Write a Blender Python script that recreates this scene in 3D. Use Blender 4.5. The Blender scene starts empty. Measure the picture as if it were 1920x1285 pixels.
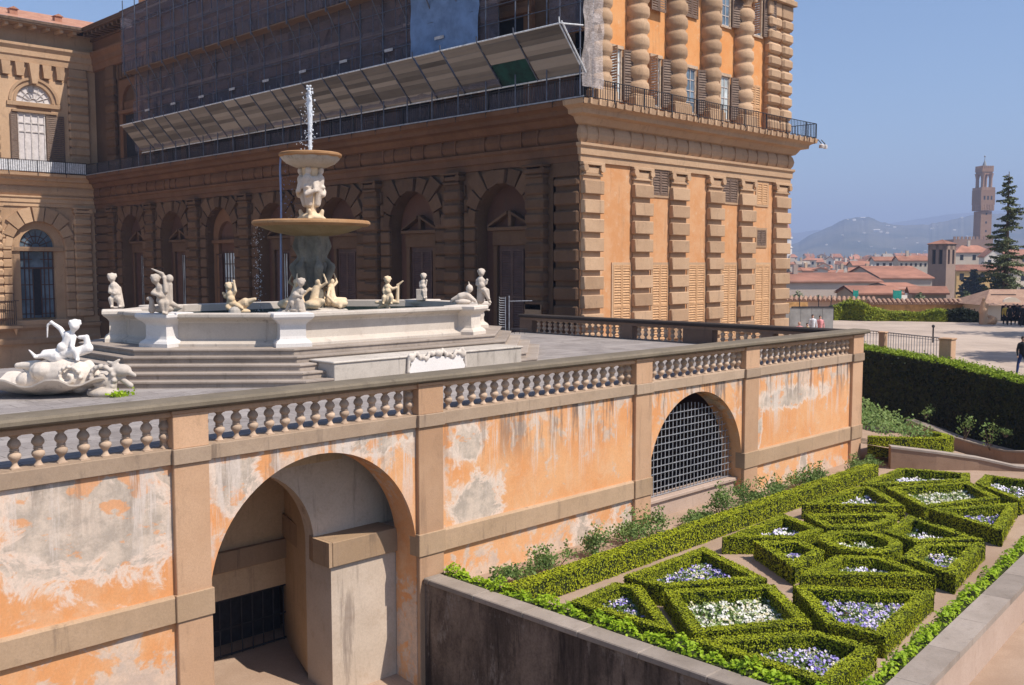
import bpy, bmesh, math, random
import numpy as np
from mathutils import Vector, Matrix
random.seed(7); rng = np.random.default_rng(7)
SC = bpy.context.scene
COL = SC.collection
# ---------------------------------------------------------------- camera
CAMZ = 3.2
yaw, pit, roll = .7856124, .0793282, -.0012667
FPX = 1851.83
Fv = Vector((math.cos(yaw)*math.cos(pit), math.sin(yaw)*math.cos(pit), -math.sin(pit)))
Rv = Vector((math.sin(yaw), -math.cos(yaw), 0)); Uv = Rv.cross(Fv)
c_, s_ = math.cos(roll), math.sin(roll)
Rv, Uv = c_*Rv + s_*Uv, -s_*Rv + c_*Uv
cam = bpy.data.cameras.new('camera'); camo = bpy.data.objects.new('camera', cam); COL.objects.link(camo)
cam.sensor_width = 36; cam.lens = 36*FPX/1920; cam.clip_start = .1; cam.clip_end = 40000
m = Matrix((Rv, Uv, -Fv)).transposed().to_4x4(); m.translation = Vector((0, 0, CAMZ)); camo.matrix_world = m
SC.camera = camo
# ---------------------------------------------------------------- light
SUN = Vector((.33, -1, 1.42)).normalized()
w = bpy.data.worlds.new('World'); SC.world = w; w.use_nodes = True
nt = w.node_tree; nt.nodes.clear()
sky = nt.nodes.new('ShaderNodeTexSky'); sky.sky_type = 'NISHITA'; sky.sun_disc = False
sky.sun_elevation = math.asin(SUN.z); sky.sun_rotation = math.atan2(SUN.x, SUN.y)
sky.altitude = 50; sky.air_density = 1.0; sky.dust_density = .9; sky.ozone_density = 5
bg = nt.nodes.new('ShaderNodeBackground'); bg.inputs[1].default_value = .12
wo = nt.nodes.new('ShaderNodeOutputWorld'); nt.links.new(sky.outputs[0], bg.inputs[0]); nt.links.new(bg.outputs[0], wo.inputs[0])
sl = bpy.data.lights.new('sun', 'SUN'); sl.energy = 5.0; sl.angle = math.radians(.5); sl.color = (1, .92, .83)
so = bpy.data.objects.new('sun', sl); COL.objects.link(so); so.rotation_euler = SUN.to_track_quat('Z', 'Y').to_euler()
SC.view_settings.view_transform = 'Standard'; SC.view_settings.look = 'None'
SC.view_settings.exposure = 0.3; SC.view_settings.gamma = 1; SC.view_settings.use_curve_mapping = False
SC.cycles.max_bounces = 6; SC.cycles.diffuse_bounces = 3; SC.cycles.transparent_max_bounces = 12
# ---------------------------------------------------------------- helpers: materials
class NT:
    def __init__(s, name):
        s.m = bpy.data.materials.new(name); s.m.use_nodes = True; s.t = s.m.node_tree; s.t.nodes.clear()
        s.out = s.t.nodes.new('ShaderNodeOutputMaterial')
        s.b = s.t.nodes.new('ShaderNodeBsdfPrincipled'); s.t.links.new(s.b.outputs[0], s.out.inputs[0])
        s.geo = s.t.nodes.new('ShaderNodeNewGeometry'); s.pos = s.geo.outputs['Position']
    def L(s, a, b): s.t.links.new(a, b)
    def setin(s, sock, v):
        if isinstance(v, bpy.types.NodeSocket): s.L(v, sock)
        elif isinstance(v, (tuple, list)): sock.default_value = tuple(v)+((1,) if len(v) == 3 and len(sock.default_value) == 4 else ())
        else: sock.default_value = v
    def math(s, op, a, b=0.0, c=None, clamp=False):
        n = s.t.nodes.new('ShaderNodeMath'); n.operation = op; n.use_clamp = clamp
        s.setin(n.inputs[0], a); s.setin(n.inputs[1], b)
        if c is not None: s.setin(n.inputs[2], c)
        return n.outputs[0]
    def mapc(s, scale=(1, 1, 1), loc=(0, 0, 0), rot=(0, 0, 0), src=None):
        n = s.t.nodes.new('ShaderNodeMapping'); n.inputs['Scale'].default_value = scale; n.inputs['Location'].default_value = loc
        n.inputs['Rotation'].default_value = rot; s.L(src or s.pos, n.inputs[0]); return n.outputs[0]
    def noise(s, scale, detail=5, rough=.6, vec=None, dist=0):
        n = s.t.nodes.new('ShaderNodeTexNoise'); n.inputs['Scale'].default_value = scale; n.inputs['Detail'].default_value = detail
        n.inputs['Roughness'].default_value = rough; n.inputs['Distortion'].default_value = dist
        s.L(vec or s.pos, n.inputs['Vector']); return n.outputs['Fac']
    def voro(s, scale, vec=None, feat='F1'):
        n = s.t.nodes.new('ShaderNodeTexVoronoi'); n.feature = feat; n.inputs['Scale'].default_value = scale
        s.L(vec or s.pos, n.inputs['Vector']); return n
    def ramp(s, f, lo, hi, a=0.0, b=1.0):
        n = s.t.nodes.new('ShaderNodeMapRange'); n.interpolation_type = 'SMOOTHSTEP'
        s.setin(n.inputs[0], f); s.setin(n.inputs[1], lo); s.setin(n.inputs[2], hi); s.setin(n.inputs[3], a); s.setin(n.inputs[4], b)
        return n.outputs[0]
    def mix(s, f, a, b, mode='MIX'):
        n = s.t.nodes.new('ShaderNodeMix'); n.data_type = 'RGBA'; n.blend_type = mode
        s.setin(n.inputs[0], f); s.setin(n.inputs[6], a); s.setin(n.inputs[7], b); return n.outputs[2]
    def bump(s, h, strength=.3, dist=.02):
        n = s.t.nodes.new('ShaderNodeBump'); n.inputs['Strength'].default_value = strength; n.inputs['Distance'].default_value = dist
        s.L(h, n.inputs['Height']); s.L(n.outputs[0], s.b.inputs['Normal'])
    def isl(s):
        oi = s.t.nodes.new('ShaderNodeObjectInfo'); return s.math('FRACT', s.math('ADD', s.geo.outputs['Random Per Island'], s.math('MULTIPLY', oi.outputs['Random'], 7.3)))
    def xyz(s, src=None):
        n = s.t.nodes.new('ShaderNodeSeparateXYZ'); s.L(src or s.pos, n.inputs[0]); return n.outputs
    def fin(s, col, rough=.85, spec=.25, metal=0):
        s.setin(s.b.inputs['Base Color'], col); s.setin(s.b.inputs['Roughness'], rough)
        s.b.inputs['Specular IOR Level'].default_value = spec; s.b.inputs['Metallic'].default_value = metal
        return s.m
def stone(name, a, b, c=None, scale=1.0, bumps=.35, grime=.35, gcol=(.08, .06, .05), streak=.3, dist=.02):
    n = NT(name)
    f = n.ramp(n.noise(.55*scale, 6, .65), .35, .68)
    col = n.mix(f, a, b)
    f2 = n.noise(4*scale, 6, .7); col = n.mix(n.ramp(f2, .5, .75, 0, .5), col, c or tuple(x*.6 for x in a))
    isl = n.isl()
    col = n.mix(.4, col, n.mix(isl, tuple(x*.62 for x in a), tuple(min(1, x*1.3) for x in b)))
    g = n.noise(1.3*scale, 8, .75, n.mapc((1, 1, .45)))
    col = n.mix(n.ramp(g, .56, .74, 0, grime), col, gcol)
    st = n.noise(3.2*scale, 5, .7, n.mapc((1, 1, .1)))
    col = n.mix(n.ramp(st, .56, .72, 0, streak), col, gcol)
    fine = n.noise(26*scale, 4, .7)
    col = n.mix(n.ramp(fine, .35, .75, 0, .25), col, tuple(x*.55 for x in a))
    n.bump(n.math('ADD', n.math('MULTIPLY', fine, .5), n.math('MULTIPLY', f2, 1.)), bumps, dist)
    return n.fin(col, .9)
def plain(name, col, rough=.7, var=.25, scale=6, metal=0, spec=.3):
    n = NT(name); f = n.noise(scale, 5, .65)
    c = n.mix(n.ramp(f, .3, .7), tuple(x*(1-var) for x in col), tuple(min(1, x*(1+var)) for x in col))
    if name.startswith(('roof_tile_far', 'city_wall')): c = n.mix(.5, c, n.mix(n.isl(), tuple(x*.5 for x in col), tuple(min(1, x*1.45) for x in col)))
    return n.fin(c, rough, spec, metal)
def leafmat(name, a, b, c, trans=.25):
    n = NT(name); r = n.geo.outputs['Random Per Island']
    f = n.noise(1.6, 4, .6)
    col = n.mix(r, a, b); col = n.mix(n.ramp(f, .42, .66, 0, .65), col, c)
    br_ = n.noise(3.1, 6, .8); col = n.mix(n.ramp(br_, .62, .7, 0, .5), col, (c[0]*1.3, c[1]*.75, c[2]))
    n.fin(col, .6, .25)
    tr = n.t.nodes.new('ShaderNodeBsdfTranslucent'); n.L(col, tr.inputs[0])
    mx = n.t.nodes.new('ShaderNodeMixShader'); mx.inputs[0].default_value = trans
    n.L(n.b.outputs[0], mx.inputs[1]); n.L(tr.outputs[0], mx.inputs[2]); n.L(mx.outputs[0], n.out.inputs[0]); return n.m
def plaster(name, base, blobs, zt, zb):
    """old limewash: base colour, pale worn areas, bare grey render with a white rim, dark drips under the coping"""
    n = NT(name); X, Y, Z = n.xyz()
    big = n.noise(.7, 5, .6); col = n.mix(n.ramp(big, .35, .65), base, (base[0]*1.06, base[1]*1.25, base[2]*1.5))
    nz = n.noise(1.6, 8, .68, n.mapc((1, 1, 1), (3, 0, 1)), .4)
    # pale worn limewash: stronger near top and foot
    ztop = n.ramp(Z, zt-1.7, zt, 0, .13); zbot = n.ramp(Z, zb+1.3, zb, 0, .15)
    f = n.math('ADD', nz, n.math('ADD', ztop, zbot)); col = n.mix(n.ramp(n.noise(2.1, 8, .7, n.mapc((1, 1, .7), (2, 5, 1)), .8), .46, .66, 0, .3), col, (.70, .52, .36))
    w1 = n.ramp(f, .585, .665)
    pale = n.mix(n.ramp(n.noise(5, 5, .7), .4, .65), (.66, .53, .42), (.50, .43, .37))
    col = n.mix(n.math('MULTIPLY', w1, .8), col, pale)
    # bare render patches
    fld = None; nn = n.math('MULTIPLY', n.math('SUBTRACT', n.noise(1.5, 10, .72, None, .6), .5), 3.0)
    for (x, z, rx, rz) in blobs:
        dx = n.math('DIVIDE', n.math('SUBTRACT', X, x), rx); dz = n.math('DIVIDE', n.math('SUBTRACT', Z, z), rz)
        d = n.math('SQRT', n.math('ADD', n.math('MULTIPLY', dx, dx), n.math('MULTIPLY', dz, dz)))
        e = n.math('SUBTRACT', 1.0, d); fld = e if fld is None else n.math('MAXIMUM', fld, e)
    if fld is not None:
        fld = n.math('ADD', fld, nn)
        bare = n.mix(n.ramp(n.noise(2.4, 7, .7), .38, .62), (.40, .34, .28), (.62, .51, .41))
        bare = n.mix(n.ramp(n.noise(1.9, 6, .6, n.mapc((1, 1, 1.6), (9, 1, 4))), .54, .60, 0, .85), bare, base)
        col = n.mix(n.ramp(fld, -.25, .06, 0, .85), col, (.74, .62, .52)); col = n.mix(n.ramp(fld, .06, .3, 0, .92), col, bare)
    # drips
    d1 = n.noise(2.6, 6, .7, n.mapc((1, 1, .09))); dm = n.math('MULTIPLY', n.ramp(Z, zt-1.5, zt-.2), n.ramp(X, 14, 17.5, .45, 1))
    col = n.mix(n.math('MULTIPLY', n.ramp(d1, .50, .60), n.math('MULTIPLY', dm, .9)), col, (.17, .13, .11))
    d2 = n.noise(3.4, 6, .7, n.mapc((1, 1, .07), (7, 0, 0)))
    col = n.mix(n.math('MULTIPLY', n.ramp(d2, .52, .62), n.ramp(Z, zt-2.4, zt-.6, 0, .85)), col, (.66, .57, .50))
    fine = n.noise(22, 5, .7); col = n.mix(n.ramp(fine, .3, .8, 0, .22), col, (.25, .15, .08))
    n.bump(n.math('ADD', n.math('MULTIPLY', fine, .4), nz), .35, .02)
    return n.fin(col, .92, .2)
M = {}
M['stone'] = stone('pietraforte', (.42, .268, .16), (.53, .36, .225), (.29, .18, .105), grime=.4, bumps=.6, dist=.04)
M['stone_dark'] = stone('pietraforte_shaded', (.11, .061, .034), (.165, .096, .055), (.055, .034, .022), grime=.4, streak=.35, bumps=.8, dist=.06)  # same pietraforte, with the wing's shade put into a darker colour
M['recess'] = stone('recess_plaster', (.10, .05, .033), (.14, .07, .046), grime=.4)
M['entab'] = stone('shaded_entablature', (.155, .075, .038), (.23, .118, .062), (.09, .048, .03), grime=.4, streak=.4)  # darker copy for the wing's shaded side; the shade sits in the colour
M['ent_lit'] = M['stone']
M['stucco'] = plaster('orange_stucco', (.60, .275, .105), [], 8, -2)
def stucco(name, a, b, c):
    n = NT(name); f = n.noise(.9, 7, .7); col = n.mix(n.ramp(f, .35, .65), a, b)
    col = n.mix(n.ramp(n.noise(2.3, 7, .7), .56, .68, 0, .6), col, c)
    st = n.noise(3.5, 5, .7, n.mapc((1, 1, .08))); col = n.mix(n.ramp(st, .56, .7, 0, .35), col, (.25, .13, .07))
    n.bump(n.noise(18, 5, .7), .3, .015); return n.fin(col, .92, .2)
M['stucco'] = stucco('orange_stucco_b', (.56, .27, .115), (.60, .34, .18), (.60, .43, .29))
M['stucco_up'] = stucco('orange_stucco_up', (.65, .28, .095), (.68, .34, .14), (.66, .45, .28))
M['plaster'] = plaster('terrace_limewash', (.70, .315, .125), [(6.35, -.95, 1.75, 1.1), (15.0, -2.2, .75, .6), (14.7, -.8, .5, .4), (20.3, -3.5, .6, .6), (9.0, -.5, .5, .7), (12.3, -.35, .9, .3), (28.5, -1.1, 2.2, .35), (29.8, -3.6, .25, .6), (22.3, -3.6, .9, .35), (18.6, -3.7, .4, .6), (26.9, -1.8, .25, .8)], -.2, -4.0)
M['pil'] = stone('pilaster_render', (.48, .285, .165), (.58, .37, .23), (.36, .23, .14), grime=.4, streak=.4, gcol=(.14, .09, .06))
M['string'] = stone('string_course', (.35, .235, .14), (.46, .315, .20), (.25, .18, .12), grime=.4, streak=.5)
M['cope'] = stone('lichen_coping', (.14, .115, .082), (.24, .195, .14), (.07, .06, .045), grime=.55, scale=1.6)
M['bal'] = stone('baluster_stone', (.46, .335, .24), (.58, .43, .31), (.33, .25, .19), grime=.3)
M['bal_dark'] = M['bal']; M['cope_dark'] = stone('sooty_shaded_coping', (.045, .035, .03), (.08, .06, .05), (.03, .025, .02), grime=.4); M['bal_shade'] = stone('shaded_balustrade', (.16, .10, .07), (.24, .16, .11), (.09, .06, .045), grime=.5)  # end balustrade and coping carry its shade in their colour; coping also sooty
M['band'] = stone('base_band', (.33, .235, .16), (.44, .325, .23), (.18, .135, .10), grime=.45, streak=.55)
M['marble'] = stone('marble', (.55, .475, .40), (.67, .60, .52), (.38, .31, .24), grime=.45, gcol=(.16, .12, .10), streak=.5, dist=.006)
M['marble_dirty'] = stone('marble_dirty', (.42, .37, .31), (.60, .54, .47), (.2, .17, .14), grime=.6, gcol=(.08, .07, .06), streak=.55, dist=.006)
M['marble_white'] = stone('marble_white', (.68, .645, .61), (.76, .72, .68), (.56, .51, .46), grime=.06, gcol=(.3, .25, .2), streak=.08, bumps=.1, dist=.004)
M['figure'] = stone('figure_marble', (.52, .44, .36), (.68, .59, .50), (.28, .21, .15), scale=5, grime=.45, streak=.3, bumps=.8, dist=.015)
M['fig_ochre'] = stone('figure_ochre', (.60, .42, .24), (.74, .6, .42), (.35, .22, .11), scale=3, grime=.35, streak=.3, dist=.004)
M['wet'] = stone('wet_stone', (.045, .042, .034), (.27, .245, .20), (.09, .095, .07), scale=2.4, grime=.45, streak=.5, dist=.008)
M['bowl'] = stone('bowl_stone', (.30, .15, .06), (.44, .26, .13), (.16, .08, .035), scale=1.5, grime=.3)
M['bowl_under'] = stone('bowl_under', (.24, .165, .07), (.36, .27, .15), (.2, .15, .08), scale=2, grime=.4)
M['step'] = stone('step_stone', (.30, .245, .20), (.44, .37, .31), (.15, .12, .10), grime=.7, scale=1.4)
M['iron'] = plain('iron', (.025, .025, .03), .5)
M['iron_pale'] = plain('iron_pale', (.30, .31, .34), .5, metal=.3)
M['zinc'] = plain('zinc', (.42, .43, .46), .45, metal=.5)
M['shut'] = plain('shutter_brown', (.16, .105, .075), .6)
M['shut_pale'] = plain('shutter_ochre', (.56, .33, .17), .65, .15)
M['frame'] = plain('window_frame', (.45, .33, .23), .6)
M['frame_w'] = plain('window_bar', (.55, .50, .47), .55)
M['wood'] = plain('door_wood', (.085, .045, .035), .5, scale=2)
M['curtain'] = plain('curtain', (.62, .57, .55), .8, .12, 3)
def glass(name, c, r=.06):
    n = NT(name); f = n.noise(.9, 3, .5); return n.fin(n.mix(n.ramp(f, .35, .65), c, tuple(x*1.8 for x in c)), r, .6)
M['glass'] = glass('pane', (.045, .06, .07)); M['glass_b'] = glass('pane_blue', (.10, .14, .18), .15); M['glass_c'] = glass('pane_curtain', (.38, .42, .42), .2)
def tiles(name, a, b, s=3.2, ang=0):
    n = NT(name); mp = n.mapc((s, s, s), rot=(0, 0, ang)); wv = n.t.nodes.new('ShaderNodeTexWave'); wv.inputs['Scale'].default_value = 1
    wv.inputs['Distortion'].default_value = .4; n.L(mp, wv.inputs[0])
    f = n.noise(1.1, 6, .75); col = n.mix(n.ramp(f, .35, .65), a, b); col = n.mix(n.ramp(n.noise(7, 4, .8), .5, .72, 0, .6), col, tuple(x*.45 for x in a))
    col = n.mix(n.ramp(wv.outputs[1], .0, .4, .35, 0), col, tuple(x*.4 for x in a)); n.bump(wv.outputs[1], .5, .05); return n.fin(col, .9)
M['tile'] = tiles('roof_tile', (.42, .20, .13), (.55, .30, .20)); M['tile2'] = tiles('roof_tile_old', (.36, .22, .16), (.48, .31, .22))
M['tile_far'] = plain('roof_tile_far', (.36, .165, .105), .9, .45, .25)
def net(name, col, dens, sc=1.2):
    n = NT(name); f = n.noise(sc, 5, .7); g = n.noise(sc*3, 4, .7, n.mapc((1, 1, 3)))
    n.fin(n.mix(n.ramp(g, .4, .7), col, tuple(min(1, x*1.9) for x in col)), .8, .1)
    t = n.t.nodes.new('ShaderNodeBsdfTransparent'); mx = n.t.nodes.new('ShaderNodeMixShader')
    n.L(n.ramp(f, .3, .7, dens-.1, dens+.1), mx.inputs[0]); n.L(t.outputs[0], mx.inputs[1]); n.L(n.b.outputs[0], mx.inputs[2]); n.L(mx.outputs[0], n.out.inputs[0]); return n.m
M['net'] = net('debris_net', (.135, .12, .145), .42); M['net_w'] = net('debris_net_white', (.42, .37, .35), .5, 2.5)
M['tarp'] = plain('blue_tarpaulin', (.15, .23, .38), .7, .2, 1.3); M['tarp_g'] = plain('green_net', (.004, .04, .03), .8, .5, 2)
def corr(name, a, b):
    n = NT(name); isl = n.isl(); f = n.noise(2.2, 5, .7, n.mapc((1, .25, 2)))
    col = n.mix(n.ramp(f, .35, .65), a, b); col = n.mix(.75, col, n.mix(isl, tuple(x*.35 for x in a), tuple(x*1.6 for x in b))); return n.fin(col, .6, .3)
M['fan'] = corr('corrugated_board', (.13, .112, .095), (.235, .205, .175))
M['plank'] = corr('scaffold_plank', (.16, .10, .07), (.26, .17, .11))
M['pipe'] = plain('scaffold_pipe', (.11, .12, .15), .5, metal=.4)
M['pipe_w'] = plain('scaffold_pipe_white', (.65, .66, .66), .4)
M['leaf_box'] = leafmat('boxwood_leaf', (.27, .31, .008), (.43, .46, .014), (.20, .24, .008), .12)
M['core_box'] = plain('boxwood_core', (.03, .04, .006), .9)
M['leaf_ivy'] = leafmat('bright_leaf', (.30, .46, .015), (.46, .60, .04), (.24, .38, .02), .35)
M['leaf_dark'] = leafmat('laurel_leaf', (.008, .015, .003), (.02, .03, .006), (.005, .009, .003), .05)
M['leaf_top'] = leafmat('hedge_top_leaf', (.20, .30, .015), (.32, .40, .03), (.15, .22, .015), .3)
M['leaf_yel'] = leafmat('yellow_leaf', (.24, .30, .02), (.36, .38, .03), (.16, .22, .02), .3)
M['leaf_rose'] = leafmat('rose_leaf', (.13, .22, .05), (.28, .36, .11), (.10, .17, .05), .3)
M['leaf_pine'] = leafmat('pine_leaf', (.13, .16, .075), (.25, .27, .13), (.05, .075, .03), .15)
M['bark'] = plain('bark', (.12, .08, .055), .95, .4)
M['soil'] = plain('soil', (.10, .065, .04), .95, .4, 9)
def flower(name, cols):
    n = NT(name); r = n.geo.outputs['Random Per Island']
    vc = n.voro(6.5); sx_ = n.t.nodes.new('ShaderNodeSeparateColor'); n.L(vc.outputs['Color'], sx_.inputs[0])
    r = n.math('FRACT', n.math('ADD', sx_.outputs[0], n.math('MULTIPLY', r, .22)))
    cr = n.t.nodes.new('ShaderNodeValToRGB'); cr.color_ramp.interpolation = 'CONSTANT'; n.L(r, cr.inputs[0])
    e = cr.color_ramp.elements; e[0].color = cols[0]+(1,); e[0].position = 0; e[1].color = cols[1]+(1,); e[1].position = 1/len(cols)
    for i, c in enumerate(cols[2:]): k = e.new((i+2)/len(cols)); k.color = c+(1,)
    return n.fin(cr.outputs[0], .7)
M['viola'] = flower('violet_petals', [(.30, .25, .60), (.56, .50, .72), (.19, .14, .48), (.66, .62, .70), (.42, .36, .64), (.66, .60, .42), (.22, .28, .10)])
M['viola2'] = flower('pale_violet_petals', [(.70, .66, .84), (.80, .76, .86), (.40, .34, .68), (.82, .80, .84), (.78, .74, .62)])
M['white_fl'] = flower('white_petals', [(.70, .68, .58), (.64, .64, .58), (.72, .70, .64), (.62, .56, .36), (.30, .36, .14)])
def ground(name, a, b, c=None, sc=1.0, fine=30):
    n = NT(name); f = n.noise(.35*sc, 7, .7); col = n.mix(n.ramp(f, .35, .65), a, b)
    f2 = n.noise(fine, 4, .8); col = n.mix(n.ramp(f2, .4, .75, 0, .5), col, c or tuple(x*.6 for x in a)); n.bump(f2, .4, .02); return n.fin(col, .95, .15)
M['gravel'] = ground('gravel', (.40, .32, .26), (.52, .42, .34))
M['lane'] = ground('lower_lane', (.13, .10, .08), (.18, .14, .11)); M['path'] = ground('garden_path', (.34, .235, .165), (.44, .32, .235))
M['court'] = ground('courtyard_gravel', (.52, .40, .31), (.62, .49, .39))
n = NT('terrace_slabs'); br = n.t.nodes.new('ShaderNodeTexBrick'); br.inputs['Scale'].default_value = 1; br.inputs['Mortar Size'].default_value = .012
br.inputs['Brick Width'].default_value = 1.1; br.inputs['Row Height'].default_value = .6; n.L(n.pos, br.inputs[0])
for i, c in ((1, (.27, .24, .225, 1)), (2, (.35, .31, .285, 1)), (3, (.13, .11, .1, 1))): br.inputs[i].default_value = c
col = n.mix(n.ramp(n.noise(.8, 7, .7), .42, .66, 0, .55), br.outputs[0], (.20, .17, .155)); col = n.mix(n.ramp(n.noise(14, 4, .8), .4, .8, 0, .5), col, (.42, .38, .34))
col = n.mix(n.ramp(n.noise(.33, 8, .75, None, 1.2), .5, .62, 0, .45), col, (.13, .11, .10)); n.bump(n.noise(14, 4, .8), .3, .01); M['slab'] = n.fin(col, .85)
M['city_wall'] = [plain('city_wall_%d' % i, c, .9, .15, .3) for i, c in enumerate([(.55, .43, .31), (.62, .53, .42), (.50, .36, .24), (.66, .6, .52), (.52, .42, .34)])]
M['yellow'] = plain('yellow_wall', (.62, .40, .16), .9, .1, .5)
M['brick'] = stone('brown_brick', (.27, .19, .145), (.34, .24, .185), scale=.6, grime=.25)
M['brick_t'] = stone('tower_stone', (.31, .175, .105), (.39, .235, .145), scale=.15, grime=.2, streak=.1)
M['dark_open'] = plain('dark_opening', (.02, .02, .025), .9)
M['hill'] = None
M['grey_board'] = plain('grey_hoarding', (.30, .30, .29), .8, .2, 1)
M['ochre'] = plain('ochre_wall', (.52, .30, .12), .9, .25, 2)
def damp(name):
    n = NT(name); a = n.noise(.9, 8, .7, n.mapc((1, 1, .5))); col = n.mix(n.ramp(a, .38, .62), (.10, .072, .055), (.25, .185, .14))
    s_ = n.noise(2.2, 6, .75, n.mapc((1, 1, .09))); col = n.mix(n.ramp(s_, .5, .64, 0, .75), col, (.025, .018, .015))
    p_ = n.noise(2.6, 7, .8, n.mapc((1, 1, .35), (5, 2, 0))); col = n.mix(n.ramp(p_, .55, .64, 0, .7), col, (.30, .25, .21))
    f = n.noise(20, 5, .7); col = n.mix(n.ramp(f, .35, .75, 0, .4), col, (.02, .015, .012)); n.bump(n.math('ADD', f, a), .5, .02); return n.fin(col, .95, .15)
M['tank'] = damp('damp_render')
M['tank_old'] = stone('damp_wall', (.08, .056, .042), (.17, .13, .10), (.025, .018, .015), grime=.8, gcol=(.035, .028, .025), streak=.85, scale=1.1)
M['vault'] = stone('mottled_vault', (.52, .41, .31), (.70, .57, .45), (.38, .24, .13), grime=.6, gcol=(.16, .12, .10), streak=.6, scale=.9)
M['passage'] = stone('golden_render', (.42, .28, .15), (.55, .39, .24), (.28, .17, .09), grime=.35)
M['wall_pink'] = stone('pink_render', (.50, .37, .29), (.60, .46, .37), (.40, .27, .18), grime=.3, scale=.9, streak=.35)
M['brownwall'] = stone('brown_garden_wall', (.30, .19, .125), (.40, .27, .185), (.18, .11, .07), grime=.4)
M['cope_g'] = stone('pale_coping', (.25, .205, .165), (.37, .31, .26), (.2, .18, .16), grime=.4, scale=2)
M['skin'] = plain('skin', (.55, .33, .24), .6); M['cloth_d'] = plain('dark_cloth', (.02, .025, .05), .8); M['cloth_b'] = plain('black_cloth', (.012, .012, .014), .8)
M['cloth_y'] = plain('yellow_cloth', (.55, .38, .08), .8); M['cloth_w'] = plain('white_cloth', (.6, .6, .62), .8); M['cloth_r'] = plain('pink_cloth', (.6, .25, .25), .8)
M['hair'] = plain('dark_hair', (.03, .02, .015), .7); M['cloth_blue'] = plain('denim', (.03, .05, .15), .8)
n = NT('water'); wv = n.noise(5, 5, .6); n.bump(wv, .5, .03); M['water'] = n.fin((.03, .045, .04), .05, .6)
n = NT('spray'); n.fin((.86, .9, .94), .25, .5); n.b.inputs['Transmission Weight'].default_value = .25; M['spray'] = n.m
n = NT('stream'); n.fin((.20, .27, .5), .2, .6); n.b.inputs['Alpha'].default_value = .75; M['stream'] = n.m
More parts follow.
